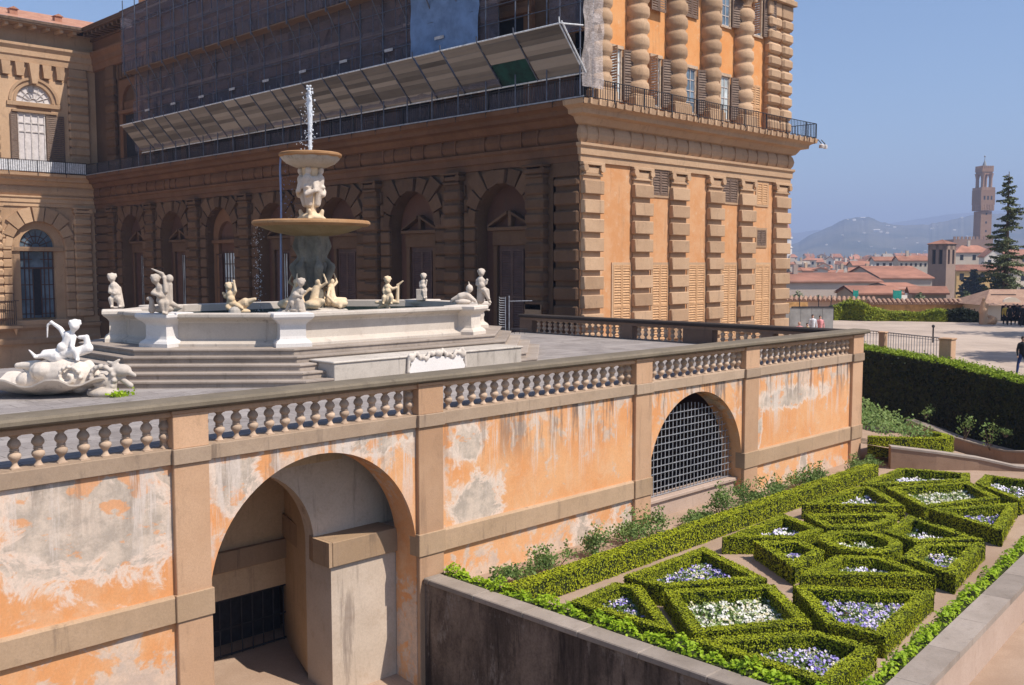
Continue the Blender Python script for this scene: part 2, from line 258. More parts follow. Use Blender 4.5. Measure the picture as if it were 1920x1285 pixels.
# ---------------------------------------------------------------- helpers: geometry
class MB:
    def __init__(s): s.v = []; s.f = []; s.sm = []
    def add(s, vs, fs, smooth=False):
        k = len(s.v); s.v += [tuple(p) for p in vs]; s.f += [tuple(i+k for i in f) for f in fs]; s.sm += [smooth]*len(fs)
    def box(s, x0, x1, y0, y1, z0, z1, ch=0, T=None):
        if ch <= 0:
            vs = [(x, y, z) for x in (x0, x1) for y in (y0, y1) for z in (z0, z1)]
            fs = [(0, 1, 3, 2), (4, 6, 7, 5), (0, 4, 5, 1), (2, 3, 7, 6), (0, 2, 6, 4), (1, 5, 7, 3)]
        else:
            bm = bmesh.new(); vv = [bm.verts.new((x, y, z)) for x in (x0, x1) for y in (y0, y1) for z in (z0, z1)]
            for f in [(0, 1, 3, 2), (4, 6, 7, 5), (0, 4, 5, 1), (2, 3, 7, 6), (0, 2, 6, 4), (1, 5, 7, 3)]: bm.faces.new([vv[i] for i in f])
            bmesh.ops.bevel(bm, geom=bm.edges[:], offset=ch, segments=1, affect='EDGES'); bm.verts.index_update()
            vs = [tuple(v.co) for v in bm.verts]; fs = [tuple(v.index for v in f.verts) for f in bm.faces]; bm.free()
        if T: vs = [T(*p) for p in vs]
        s.add(vs, fs)
    def prism(s, poly, y0, y1, T=None, axis='y'):
        """polygon of (x,z) extruded along y (axis 'z': polygon of (x,y) extruded along z)"""
        n = len(poly)
        if axis == 'y': vs = [(p[0], y0, p[1]) for p in poly]+[(p[0], y1, p[1]) for p in poly]
        else: vs = [(p[0], p[1], y0) for p in poly]+[(p[0], p[1], y1) for p in poly]
        if T: vs = [T(*p) for p in vs]
        s.add(vs, [tuple(range(n)), tuple(range(2*n-1, n-1, -1))]+[(i, i+n, (i+1) % n+n, (i+1) % n) for i in range(n)])
    def lathe(s, prof, cx=0, cy=0, cz=0, seg=16, smooth=True, sx=1, sy=1, rot=0, flute=0, nf=12):
        k = len(prof); vs = []
        for i in range(seg):
            a = rot+2*math.pi*i/seg; fl = 1+flute*math.cos(nf*a)
            for r, z in prof: vs.append((cx+sx*r*fl*math.cos(a), cy+sy*r*fl*math.sin(a), cz+z))
        fs = [(i*k+j, ((i+1) % seg)*k+j, ((i+1) % seg)*k+j+1, i*k+j+1) for i in range(seg) for j in range(k-1)]
        if prof[0][0] > 1e-4: fs.append(tuple(i*k for i in range(seg))[::-1])
        if prof[-1][0] > 1e-4: fs.append(tuple(i*k+k-1 for i in range(seg)))
        s.add(vs, fs, smooth)
    def tube(s, pts, r, seg=6, smooth=True):
        pts = [Vector(p) for p in pts]; rr = r if isinstance(r, (list, tuple)) else [r]*len(pts); vs = []
        for i, p in enumerate(pts):
            d = (pts[min(i+1, len(pts)-1)]-pts[max(i-1, 0)]).normalized()
            a = d.cross(Vector((0, 0, 1)) if abs(d.z) < .95 else Vector((1, 0, 0))).normalized(); b = d.cross(a)
            for j in range(seg): t = 2*math.pi*j/seg; vs.append(p+rr[i]*(math.cos(t)*a+math.sin(t)*b))
        fs = [(i*seg+j, i*seg+(j+1) % seg, (i+1)*seg+(j+1) % seg, (i+1)*seg+j) for i in range(len(pts)-1) for j in range(seg)]
        fs += [tuple(range(seg)), tuple(range((len(pts)-1)*seg, len(pts)*seg))[::-1]]; s.add(vs, fs, smooth)
    def sweep(s, prof, path, closed=False, caps=True):
        """profile of (offset to the right of travel, z) swept along an xy path with mitred corners"""
        n = len(path); k = len(prof); vs = []; P = [Vector((p[0], p[1])) for p in path]
        for i in range(n):
            d0 = (P[i]-P[i-1]).normalized() if (i > 0 or closed) else None
            d1 = (P[(i+1) % n]-P[i]).normalized() if (i < n-1 or closed) else None
            d0 = d0 or d1; d1 = d1 or d0
            n0 = Vector((d0.y, -d0.x)); n1 = Vector((d1.y, -d1.x)); mm = (n0+n1).normalized(); mm /= max(.25, mm.dot(n0))
            for o, z in prof: vs.append((P[i].x+mm.x*o, P[i].y+mm.y*o, z))
        fs = []
        for i in range(n if closed else n-1):
            j = (i+1) % n
            for q in range(k-1): fs.append((i*k+q, j*k+q, j*k+q+1, i*k+q+1))
        if not closed and caps: fs += [tuple(range(k)), tuple(range((n-1)*k, n*k))[::-1]]
        s.add(vs, fs)
    def sphere(s, c, r, seg=8, rings=6, smooth=True):
        rx, ry, rz = r if isinstance(r, (tuple, list)) else (r, r, r)
        prof = [(max(1e-5, math.sin(math.pi*j/rings)), -math.cos(math.pi*j/rings)) for j in range(rings+1)]
        k = len(prof); vs = [(c[0]+rx*a*math.cos(2*math.pi*i/seg), c[1]+ry*a*math.sin(2*math.pi*i/seg), c[2]+rz*b) for i in range(seg) for a, b in prof]
        fs = [(i*k+j, ((i+1) % seg)*k+j, ((i+1) % seg)*k+j+1, i*k+j+1) for i in range(seg) for j in range(k-1)]; s.add(vs, fs, smooth)
    def arch_wall(s, x0, x1, z0, z1, xc, r, zs, y0, y1, seg=28, T=None, rz=None):
        """wall slab y0..y1 with an arched opening down to z0"""
        rz = rz or r; A = [(xc-r*math.cos(math.pi*i/seg), zs+rz*math.sin(math.pi*i/seg)) for i in range(seg+1)]
        vs = []; fs = []
        def q(*p): k = len(vs); vs.extend(p); fs.append(tuple(range(k, k+len(p))))
        for y in (y0, y1):
            q((x0, y, z0), (xc-r, y, z0), (xc-r, y, zs), (x0, y, zs)); q((xc+r, y, z0), (x1, y, z0), (x1, y, zs), (xc+r, y, zs))
            q((x0, y, zs), (xc-r, y, zs), (xc-r, y, z1), (x0, y, z1)); q((xc+r, y, zs), (x1, y, zs), (x1, y, z1), (xc+r, y, z1))
            for a, b in zip(A, A[1:]): q((a[0], y, a[1]), (b[0], y, b[1]), (b[0], y, z1), (a[0], y, z1))
        for a, b in zip(A, A[1:]): q((a[0], y0, a[1]), (b[0], y0, b[1]), (b[0], y1, b[1]), (a[0], y1, a[1]))
        q((xc-r, y0, z0), (xc-r, y1, z0), (xc-r, y1, zs), (xc-r, y0, zs)); q((xc+r, y0, z0), (xc+r, y1, z0), (xc+r, y1, zs), (xc+r, y0, zs))
        q((x0, y0, z1), (x1, y0, z1), (x1, y1, z1), (x0, y1, z1)); q((x0, y0, z0), (x0, y1, z0), (x0, y1, z1), (x0, y0, z1)); q((x1, y0, z0), (x1, y1, z0), (x1, y1, z1), (x1, y0, z1))
        if T: vs = [T(*p) for p in vs]
        s.add(vs, fs)
    def build(s, name, mat, parent=None, clean=True):
        me = bpy.data.meshes.new(name); me.from_pydata(s.v, [], s.f)
        if clean:
            bm = bmesh.new(); bm.from_mesh(me); bmesh.ops.remove_doubles(bm, verts=bm.verts[:], dist=1e-5)
            bmesh.ops.recalc_face_normals(bm, faces=bm.faces[:]); bm.to_mesh(me); bm.free()
            if any(s.sm):
                me.polygons.foreach_set('use_smooth', [True]*len(me.polygons)); me.set_sharp_from_angle(angle=math.radians(42))
        me.materials.append(mat); o = bpy.data.objects.new(name, me); COL.objects.link(o)
        if parent: o.parent = parent
        return o
def tag(o, label, cat, group=None, kind=None):
    if label: o['label'] = label
    if cat: o['category'] = cat
    if group: o['group'] = group
    if kind: o['kind'] = kind
    return o
def thing(name, label, cat, group=None, loc=(0, 0, 0), rz=0):
    o = bpy.data.objects.new(name, None); COL.objects.link(o); o.location = loc; o.rotation_euler = (0, 0, rz); o.empty_display_size = .3
    return tag(o, label, cat, group)
def struct(o): o['kind'] = 'structure'; return o
def ray(u, v): u = float(u); v = float(v); return Fv+Rv*((u-960)/FPX)-Uv*((v-642.5)/FPX)
def at(u, v, d):
    """world point seen in the photo at pixel u,v, d metres ahead"""
    r = ray(u, v); return Vector((0, 0, CAMZ))+r*float(d)
def atz(u, v, z): r = ray(u, v); return Vector((0, 0, CAMZ))+r*((z-CAMZ)/r.z)
def dup(o, loc=None, rz=None, parent=None, label=None):
    c = o.copy(); COL.objects.link(c)
    if parent is not None: c.parent = parent
    if loc is not None: c.location = loc
    if rz is not None: c.rotation_euler = (0, 0, rz)
    if label: c['label'] = label
    for ch in list(o.children): dup(ch, parent=c)
    return c
def quads(name, C, N, size, mat, parent=None, asp=1.0, jit=.7, cup=0):
    """leaf-sized faces at points C with normals N"""
    C = np.asarray(C, float); n = len(C); N = np.asarray(N, float)+rng.normal(0, jit, (n, 3)); N /= np.linalg.norm(N, axis=1)[:, None]+1e-9
    A = np.cross(N, rng.normal(0, 1, (n, 3))); A /= np.linalg.norm(A, axis=1)[:, None]+1e-9; B = np.cross(N, A)
    sz = (size*rng.uniform(.65, 1.3, n))[:, None]*.5
    V = np.stack([C-A*sz*asp, C-B*sz*.8, C+A*sz*asp, C+B*sz*.8], 1).reshape(-1, 3)
    me = bpy.data.meshes.new(name); me.vertices.add(4*n); me.vertices.foreach_set('co', V.astype(np.float32).ravel())
    me.loops.add(4*n); me.loops.foreach_set('vertex_index', np.arange(4*n, dtype=np.int32))
    me.polygons.add(n); me.polygons.foreach_set('loop_start', np.arange(0, 4*n, 4, dtype=np.int32)); me.polygons.foreach_set('loop_total', np.full(n, 4, dtype=np.int32))
    me.update(); me.validate(); me.materials.append(mat); o = bpy.data.objects.new(name, me); COL.objects.link(o)
    if parent: o.parent = parent
    return o
def scatter(faces, dens, side=1.0):
    """random points and normals on a list of (3D) quads"""
    C = []; N = []
    for q in faces:
        q = np.array(q, float); a = np.linalg.norm(np.cross(q[1]-q[0], q[2]-q[0]))/2+np.linalg.norm(np.cross(q[2]-q[0], q[3]-q[0]))/2
        k = rng.poisson(a*dens*(side if abs(q[0][2]-q[2][2]) > .1 else 1.0))
        if k == 0: continue
        u = rng.random((k, 1)); v = rng.random((k, 1))
        C.append((q[0]*(1-u)+q[1]*u)*(1-v)+(q[3]*(1-u)+q[2]*u)*v)
        nn = np.cross(q[1]-q[0], q[3]-q[0]); nn /= np.linalg.norm(nn)+1e-9; N.append(np.repeat(nn[None], k, 0))
    return np.concatenate(C), np.concatenate(N)
def sculpt(name, prims, vox, mat, parent=None, loc=None, rz=None, smooth=1.0):
    """union of ellipsoids ('e',c,r) and tapering limbs ('c',p,q,r1,r2) grown into one continuous surface"""
    b = MB()
    for p in prims:
        if p[0] == 'e': b.sphere(p[1], p[2], 12, 8)
        else:
            a, c = Vector(p[1]), Vector(p[2]); L = (c-a).length; k = max(2, int(L/(min(p[3], p[4])*.45))+1)
            for i in range(k+1): t = i/k; b.sphere(a.lerp(c, t), p[3]+(p[4]-p[3])*t, 9, 6)
    me = bpy.data.meshes.new(name); me.from_pydata(b.v, [], b.f)
    bm = bmesh.new(); bm.from_mesh(me); bmesh.ops.recalc_face_normals(bm, faces=bm.faces[:]); bm.to_mesh(me); bm.free()
    o = bpy.data.objects.new(name, me); COL.objects.link(o)
    md = o.modifiers.new('r', 'REMESH'); md.mode = 'VOXEL'; md.voxel_size = vox
    ms = o.modifiers.new('s', 'SMOOTH'); ms.factor = .5; ms.iterations = 1
    dg = bpy.context.evaluated_depsgraph_get(); m2 = bpy.data.meshes.new_from_object(o.evaluated_get(dg)); o.modifiers.clear(); o.data = m2; m2.name = name
    bpy.data.meshes.remove(me)
    m2.polygons.foreach_set('use_smooth', [True]*len(m2.polygons)); m2.materials.clear(); m2.materials.append(mat)
    if parent: o.parent = parent
    if loc is not None: o.location = loc
    if rz is not None: o.rotation_euler = (0, 0, rz)
    return o
R45 = -math.pi/4
# ================================================================ setting: grounds
def sheet(name, pts, mat, z=None):
    b = MB(); b.add([(p[0], p[1], p[2] if len(p) > 2 else z) for p in pts], [tuple(range(len(pts)))]); return struct(b.build(name, mat))
sheet('ground', [(-60, -60), (13.35, -60), (13.35, 16.5), (-60, 16.5)], M['lane'], -6.2)
sheet('lower_ground', [(13.36, -60), (160, -60), (160, 40), (13.36, 34)], M['lane'], -6.22)
sheet('garden_soil', [(13.5, 6.6), (13.5, 16.3), (34.2, 16.3), (37.5, 11.0), (44, 2), (23.7, 7.0)], M['path'], -3.87)
sheet('path', [(13.35, -40), (13.35, 6.3), (21.5, 6.6), (60, 8), (60, -40)], M['path'], -4.2)
sheet('courtyard', [(-60, 32), (36.5, 32), (36.5, 90), (-60, 90)], M['court'], -5.6)
sheet('piazza', [(41.2, 2), (41.2, 10), (56.5, 26.2), (54, 31), (54, 76), (150, -20), (110, -30), (60, -30)], M['gravel'], -1.6)
sheet('lower_court', [(33, 17.0), (33, 32.2), (36.5, 32.2), (36.5, 34), (58, 34), (56.5, 26.5), (46, 15), (40, 9), (37, 11)], M['path'], -4.6)
# ================================================================ terrace
PIL = [(.36, 1.01), (7.75, 8.41), (13.20, 13.89), (20.63, 21.33), (25.99, 26.76), (33.0, 33.76)]
tf = MB(); tf.box(-8, 33.6, 16.14, 32.6, -.32, 0); struct(tf.build('terrace_floor', M['slab']))
tw = thing('terrace_wall', 'weathered orange terrace wall with pilasters and two arched openings below the balustrade', 'wall', None, (16, 16, -6.2))
def tpart(b, name, mat, lab=None):
    o = b.build(name, mat); o.parent = tw; o.matrix_parent_inverse = Matrix.Translation((-16, -16, 6.2)); 
    if lab: o['label'] = lab
    return o
def world_parent(o, p):
    bpy.context.view_layer.update(); o.parent = p; o.matrix_parent_inverse = p.matrix_world.inverted(); return o
ZF = -5.6
for (a, b_), bot in (((-8, .36), -6.3), ((1.01, 7.75), -6.3), ((13.89, 20.63), -4.1), ((26.76, 33.0), -4.3)):
    b = MB(); b.box(a, b_, 16.1, 16.75, bot, -.25); tpart(b, 'wall_panel', M['plaster'])
b = MB(); b.arch_wall(8.41, 13.2, ZF-.33, -.25, 10.8, 2.385, -2.87, 16.1, 16.8, 40); b.box(8.41, 13.2, 16.1, 16.8, -6.3, ZF-.34); tpart(b, 'arch_panel', M['plaster'])
b = MB(); b.arch_wall(21.33, 25.99, -4.1, -.25, 23.66, 2.32, -2.78, 16.1, 16.8, 40); tpart(b, 'arch_panel', M['plaster'])
b = MB(); b.box(21.36, 25.96, 16.3, 16.78, -4.1, -3.42); b.box(21.345, 25.975, 16.22, 16.79, -3.42, -3.32, .015); tpart(b, 'sill', M['wall_pink'])
for a, b_ in PIL:
    z0 = -6.3 if a < 14 else -4.1
    if a < 14 and a > 13: z0 = -6.3
    b = MB(); b.box(a, b_, 16.0, 16.6, z0, -.25, .012); tpart(b, 'pilaster', M['pil'])
    b = MB(); b.box(a-.03, b_+.03, 15.965, 16.3, -3.035, -2.55, .012); tpart(b, 'pilaster_band', M['string'])
for a, b_ in ((-8, .33), (1.04, 7.72), (13.92, 20.6), (26.79, 32.97)):
    b = MB(); b.sweep([(0, -3.035), (.085, -3.035), (.085, -2.6), (.06, -2.57), (0, -2.555)], [(a, 16.1), (b_, 16.1)]); tpart(b, 'string_course', M['string'])
b = MB()
k = 0
for (a, b_) in zip([-8]+[p[1] for p in PIL], [p[0] for p in PIL]): b.box(a, b_, 16.03, 16.5, -.25, .02, .01)
tpart(b, 'base_band', M['band'])
b = MB()
for a, b_ in PIL: b.box(a-.02, b_+.02, 15.95, 16.52, -.252, .022, .01)
tpart(b, 'pier_base', M['band'])
# vaulted passage behind the first arch
b = MB(); b.box(11.5, 13.6, 16.82, 17.42, ZF-.4, -2.56); b.arch_wall(8.3, 13.6, ZF-.4, -.3, 9.9, 1.6, -2.72, 17.42, 17.75, 30, rz=1.75); tpart(b, 'inner_arch', M['vault'])
b = MB(); b.box(11.5, 13.2, 16.74, 17.43, -3.05, -2.53, .012); b.prism([(11.42,17.35),(11.42,16.76),(11.495,16.76),(11.495,17.35),(12.2,19.6),(12.08,19.6)], -3.05, -2.53, axis='z'); b.box(5.4, 12.2, 19.48, 19.61, -3.55, -3.1, .01); tpart(b, 'inner_string_course', M['string'])
b = MB(); b.prism([(11.5,17.76),(12.25,19.9),(13.4,19.9),(13.4,17.76)], ZF, -.3, axis='z'); b.box(5.2, 12.4, 19.6, 19.9, -4.2, -.3); b.box(5.2, 12.2, 17.36, 19.6, -.95, -.3); tpart(b, 'passage_wall', M['passage'])
b = MB(); b.prism([(16.08, ZF-.6), (22, ZF-.6), (22, ZF+.1), (19.6, ZF+.08), (16.08, ZF-.32)], 5.2, 13.5, lambda p, y, z: (y, p, z)); tpart(b, 'passage_floor', M['path'])
b = MB(); b.box(5.2, 12.6, 21.8, 21.9, ZF, -.3); b.box(5.1, 5.2, 16.8, 21.9, ZF, -.3); b.box(12.6, 12.7, 19.9, 21.9, ZF, -.3)
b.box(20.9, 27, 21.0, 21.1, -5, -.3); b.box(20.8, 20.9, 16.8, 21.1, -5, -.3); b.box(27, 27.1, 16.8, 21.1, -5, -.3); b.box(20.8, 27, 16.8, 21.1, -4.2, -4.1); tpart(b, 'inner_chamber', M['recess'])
b = MB()
for i in range(11): b.tube([(9.4+i*.27, 19.64, ZF), (9.4+i*.27, 19.64, -4.2)], .014)
for z in (-5.5, -4.9, -4.25): b.box(8.6, 12.2, 19.62, 19.66, z, z+.03)
b.box(8.4, 12.4, 20.3, 20.35, ZF, -4.0)
tpart(b, 'iron_gate', M['iron'])
b = MB(); zc = -2.78
for i in range(25):
    x = 21.5+i*.18; dx = abs(x-23.66)
    if dx < 2.28: b.box(x-.011, x+.011, 16.46, 16.482, -3.4, zc+math.sqrt(2.3**2-dx*dx)*(.86 if dx < 2.2 else .8))
for i in range(18):
    z = -3.3+i*.205; hw = 2.31 if z < zc else math.sqrt(max(.01, 2.31**2-((z-zc)/.9)**2))
    if z < -.85: b.box(23.66-hw, 23.66+hw, 16.445, 16.465, z, z+.022)
tpart(b, 'lattice_grille', M['zinc'], 'pale metal lattice filling the right hand arch')
# ---------------- balustrades
BPROF = [(.062, .0), (.062, .02), (.05, .035), (.034, .075), (.033, .10), (.05, .13), (.078, .17), (.086, .205), (.078, .24), (.052, .262), (.05, .268), (.062, .274), (.062, .286), (.05, .291), (.05, .297), (.06, .302), (.06, .312), (.05, .318), (.06, .335), (.082, .37), (.084, .40), (.068, .445), (.042, .475), (.04, .49), (.06, .51), (.072, .525)]
def baluster_mesh(sc=1.0):
    b = MB(); b.lathe([(r*1.18, z) for r, z in BPROF], seg=14); b.box(-.075, .075, -.075, .075, -.02, .012); b.box(-.078, .078, -.078, .078, .525, .56); return b
front = thing('balustrade', 'long stone balustrade with lichened coping along the sunny front of the terrace', 'balustrade', None, (16, 16.25, .02))
def fpart(o): return world_parent(o, front)
b = MB(); b.sweep([(.25, .69), (.27, .70), (.36, .72), (.385, .75), (.385, .81), (.34, .85), (.1, .862), (-.25, .86), (-.30, .81), (-.30, .75), (-.26, .72), (-.2, .69)], [(-8, 16.25), (34.0, 16.25)]); fpart(b.build('coping', M['cope']))
for (a, b_) in zip([-8]+[p[1] for p in PIL], [p[0] for p in PIL]):
    b = MB(); b.sweep([(.2, .575), (.22, .585), (.22, .66), (.19, .69), (-.18, .69), (-.18, .575)], [(a, 16.25), (b_, 16.25)]); fpart(b.build('rail', M['pil']))
for a, b_ in PIL:
    b = MB(); b.box(a, b_, 15.99, 16.52, .02, .63, .01); b.box(a-.02, b_+.02, 15.965, 16.54, .63, .69, .008); fpart(b.build('pier', M['pil']))
base_bal = None
for (a, b_) in zip([p[1] for p in PIL[:-1]], [p[0] for p in PIL[1:]]):
    n = round((b_-a)/.347); st = (b_-a)/n
    for i in range(n+1):
        x = a+i*st
        if i in (0, n): x += (.03 if i == 0 else -.03)
        if x < 4.3: continue
        if base_bal is None: base_bal = baluster_mesh().build('baluster', M['bal']); base_bal.location = (x, 16.25, .02); fpart(base_bal)
        else: c = base_bal.copy(); COL.objects.link(c); c.location = (x, 16.25, .02); c.rotation_euler = (0, 0, rng.uniform(-.03, .03))
end = thing('balustrade', 'shaded stone balustrade closing the right end of the terrace before the palace', 'balustrade', None, (33.4, 24.3, .02))
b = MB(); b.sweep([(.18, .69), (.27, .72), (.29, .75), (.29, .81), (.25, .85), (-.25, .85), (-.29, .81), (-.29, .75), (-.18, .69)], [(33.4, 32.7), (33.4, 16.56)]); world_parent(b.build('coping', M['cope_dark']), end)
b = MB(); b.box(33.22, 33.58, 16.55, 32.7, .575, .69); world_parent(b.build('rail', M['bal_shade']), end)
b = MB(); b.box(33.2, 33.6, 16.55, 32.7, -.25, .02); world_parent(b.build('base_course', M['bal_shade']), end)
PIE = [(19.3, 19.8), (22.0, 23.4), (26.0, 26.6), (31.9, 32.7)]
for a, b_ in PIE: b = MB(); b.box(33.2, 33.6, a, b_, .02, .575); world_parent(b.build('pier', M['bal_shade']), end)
y = 16.8
while y < 31.9:
    if not any(a-.1 < y < c+.1 for a, c in PIE):
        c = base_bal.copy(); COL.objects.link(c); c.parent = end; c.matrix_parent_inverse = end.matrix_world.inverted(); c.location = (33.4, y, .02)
    y += .345
b = MB(); b.box(33.15, 33.65, 16.7, 32.6, -4.7, -.26); b.box(-8, 33.2, 32.3, 32.6, -5.7, -.33); o = b.build('terrace_side_wall', M['pil']); tag(o, 'plain retaining wall under the shaded right and rear edges of the terrace', 'wall')
# ================================================================ palace, right hand wing
PX, PY, FY = 35.0, 30.52, 85.36
ENT = [(0, 7.95), (.12, 7.95), (.12, 8.25), (.2, 8.27), (.2, 8.58), (.3, 8.68), (.3, 8.8), (.1, 8.82), (.21, 9.0), (.26, 9.22), (.2, 9.46), (.12, 9.6), (.3, 9.66), (.42, 9.82), (.5, 9.95), (.85, 10.02), (.88, 10.22), (1.0, 10.3), (1.2, 10.36), (1.25, 10.58), (0, 10.6)]
wing = thing('palace_wing', 'palace wing with shaded rusticated arcade and sunlit orange end wall with banded pilasters', 'palace', None, (PX, PY, -5.6))
def wp(b, name, mat, lab=None, parent=None):
    o = b.build(name, mat) if isinstance(b, MB) else b
    world_parent(o, parent or wing)
    if lab: o['label'] = lab
    return o
b = MB(); b.box(36.0, 53.75, 30.62, 86, -5.6, 10.5); b.box(36.6, 53.6, 31.0, 95, 10.5, 21.8); wp(b, 'wall', M['stucco'])
b = MB(); b.sweep(ENT, [(PX, FY), (PX, PY)], caps=False); EJ = b
b = MB(); b.sweep(ENT, [(PX, PY+.001), (PX, PY), (53.86, PY), (53.86, 60)], caps=False)
x = 35.2
while x < 53.8: b.box(x, x+.012, PY-.275, PY-.1, 8.86, 9.6); x += random.choice([1.0, 1.15, .8, 1.3])
wp(b, 'entablature', M['stone'])
b = EJ; y = 33
while y < 84: b.box(PX-.29, PX-.1, y, y+.03, 8.86, 9.58); y += random.choice([1.1, 1.5, .9, 2.2])
wp(b, 'entablature', M['entab'])
# arcade bays
TS = lambda s, n, z: (PX-n, s, z)
def rust_blocks(b, s0, s1, z0, z1, n0, n1, pitch=.7, gap=.07, ch=.07, T=None, jit=.0):
    z = z0
    while z < z1-.2:
        zt = min(z+pitch-gap, z1); b.box(s0+random.uniform(0, jit), s1-random.uniform(0, jit), n0, n1, z, zt, ch, T); z += pitch
BAY = 7.1; S0 = 35.6
def arcade_bay(s, T, zb=-1.2, r=1.95, zs=5.25, ztop=7.95, half=3.55, colw=.68, n_v=9, vout=3.3):
    b = MB(); b.arch_wall(s-half, s+half, -5.6, ztop, s, r, zs, -.72, 0, 26, T)
    z = zb; pitch = .7; rowi = 0
    while z < zs-.1:
        for sg in (-1, 1):
            a, c = s+sg*(r+.02), s+sg*(half-colw-.04)
            b.box(min(a, c), max(a, c), -.3, .17, z, z+pitch-.07, .06, T)
        z += pitch
    # stepped blocks beside the ring
    for zz, w in ((zs, 2.45), (zs+.7, 2.55), (zs+1.4, 2.75)):
        for sg in (-1, 1):
            a, c = s+sg*w, s+sg*(half-colw-.04); b.box(min(a, c), max(a, c), -.3, .15, zz, min(zz+.63, ztop), .05, T)
    for i in range(n_v):
        a0 = math.pi*(i+.06)/n_v; a1 = math.pi*(i+.94)/n_v; am = (a0+a1)/2
        if i in (0, n_v-1): ro = r+.55
        elif i in (1, n_v-2): ro = r+.85
        else: ro = min(vout, (ztop-.05-zs)/max(.3, math.sin(am)))
        ks = .13 if i == n_v//2 else 0
        pol = [(s-r*1.01*math.cos(a0), zs+r*1.01*math.sin(a0)), (s-ro*math.cos(a0), min(ztop-.02, zs+ro*math.sin(a0))), (s-ro*math.cos(a1), min(ztop-.02, zs+ro*math.sin(a1))), (s-r*1.01*math.cos(a1), zs+r*1.01*math.sin(a1))]
        b.prism(pol, -.2, .2+ks, T)
    return b
def pier_col(s, T, z0, z1, w=.66, n1=.42, cap=True, pitch=.7):
    b = MB(); z = z0
    b.box(s-w*.86, s+w*.86, -.2, n1-.14, z0, z1-.35, 0, T)
    while z < z1-.9: b.box(s-w, s+w, -.18, n1, z, z+pitch-.16, .1, T); z += pitch
    b.box(s-w*.92, s+w*.92, -.1, n1-.02, z1-.62, z1-.5, .02, T)
    for sg in (-1, 1):
        q = MB(); q.lathe([(.17, -.2), (.17, .38)], seg=10)
        vs = [T(s+sg*w*.88+p[0], p[2]+.1, z1-.28+p[1]) for p in q.v]; b.add(vs, q.f, True)
    b.box(s-w*.95, s+w*.95, -.1, n1+.02, z1-.42, z1-.2, .03, T); b.box(s-w*1.15, s+w*1.15, -.1, n1+.1, z1-.12, z1, .02, T)
    return b
def door_case(b, s, T, zb, zt, w, n=-.7):
    for sg in (-1, 1): a, c = s+sg*w, s+sg*(w+.28); b.box(min(a, c), max(a, c), n, n+.2, zb, zt, .02, T)
    b.box(s-w-.3, s+w+.3, n, n+.24, zt, zt+.75, .02, T); b.box(s-w-.5, s+w+.5, n, n+.42, zt+.75, zt+.93, .02, T)
    for sg in (-1, 1):
        b.prism([(s+sg*(w+.5), zt+.93), (s+sg*(w+.5), zt+1.05), (s+sg*.12, zt+1.72), (s+sg*.12, zt+1.58)], n, n+.4, T)
    b.box(s-.12, s+.12, n, n+.3, zt+.93, zt+1.75, .02, T)
def shutters(b, s0, s1, z0, z1, n, T, slat=.11, mid=True, dep=.05):
    """pair of louvred shutters"""
    parts = [(s0, (s0+s1)/2-.01), ((s0+s1)/2+.01, s1)] if mid else [(s0, s1)]
    for a, c in parts:
        fr = min(.07, (c-a)*.2)
        b.box(a, a+fr, n, n+dep, z0, z1, 0, T); b.box(c-fr, c, n, n+dep, z0, z1, 0, T)
        b.box(a+fr, c-fr, n, n+dep, z0, z0+.09, 0, T); b.box(a+fr, c-fr, n, n+dep, z1-.09, z1, 0, T)
        if z1-z0 > 2: b.box(a+fr, c-fr, n, n+dep, (z0+z1)/2-.04, (z0+z1)/2+.04, 0, T)
        z = z0+.1
        while z < z1-.1:
            vs = [T(x, nn, zz) for x in (a+fr, c-fr) for nn, zz in ((n+.006, z+slat*.75), (n+.012, z+slat*.8), (n+dep, z+.012), (n+dep-.006, z))]
            b.add(vs, [(0, 1, 5, 4), (1, 2, 6, 5), (2, 3, 7, 6), (3, 0, 4, 7), (0, 3, 2, 1), (4, 5, 6, 7)]); z += slat
    return b
def back(b, s0, s1, z0, z1, n, T): b.box(s0, s1, n-.02, n, z0, z1, 0, T)
bay_parts = []
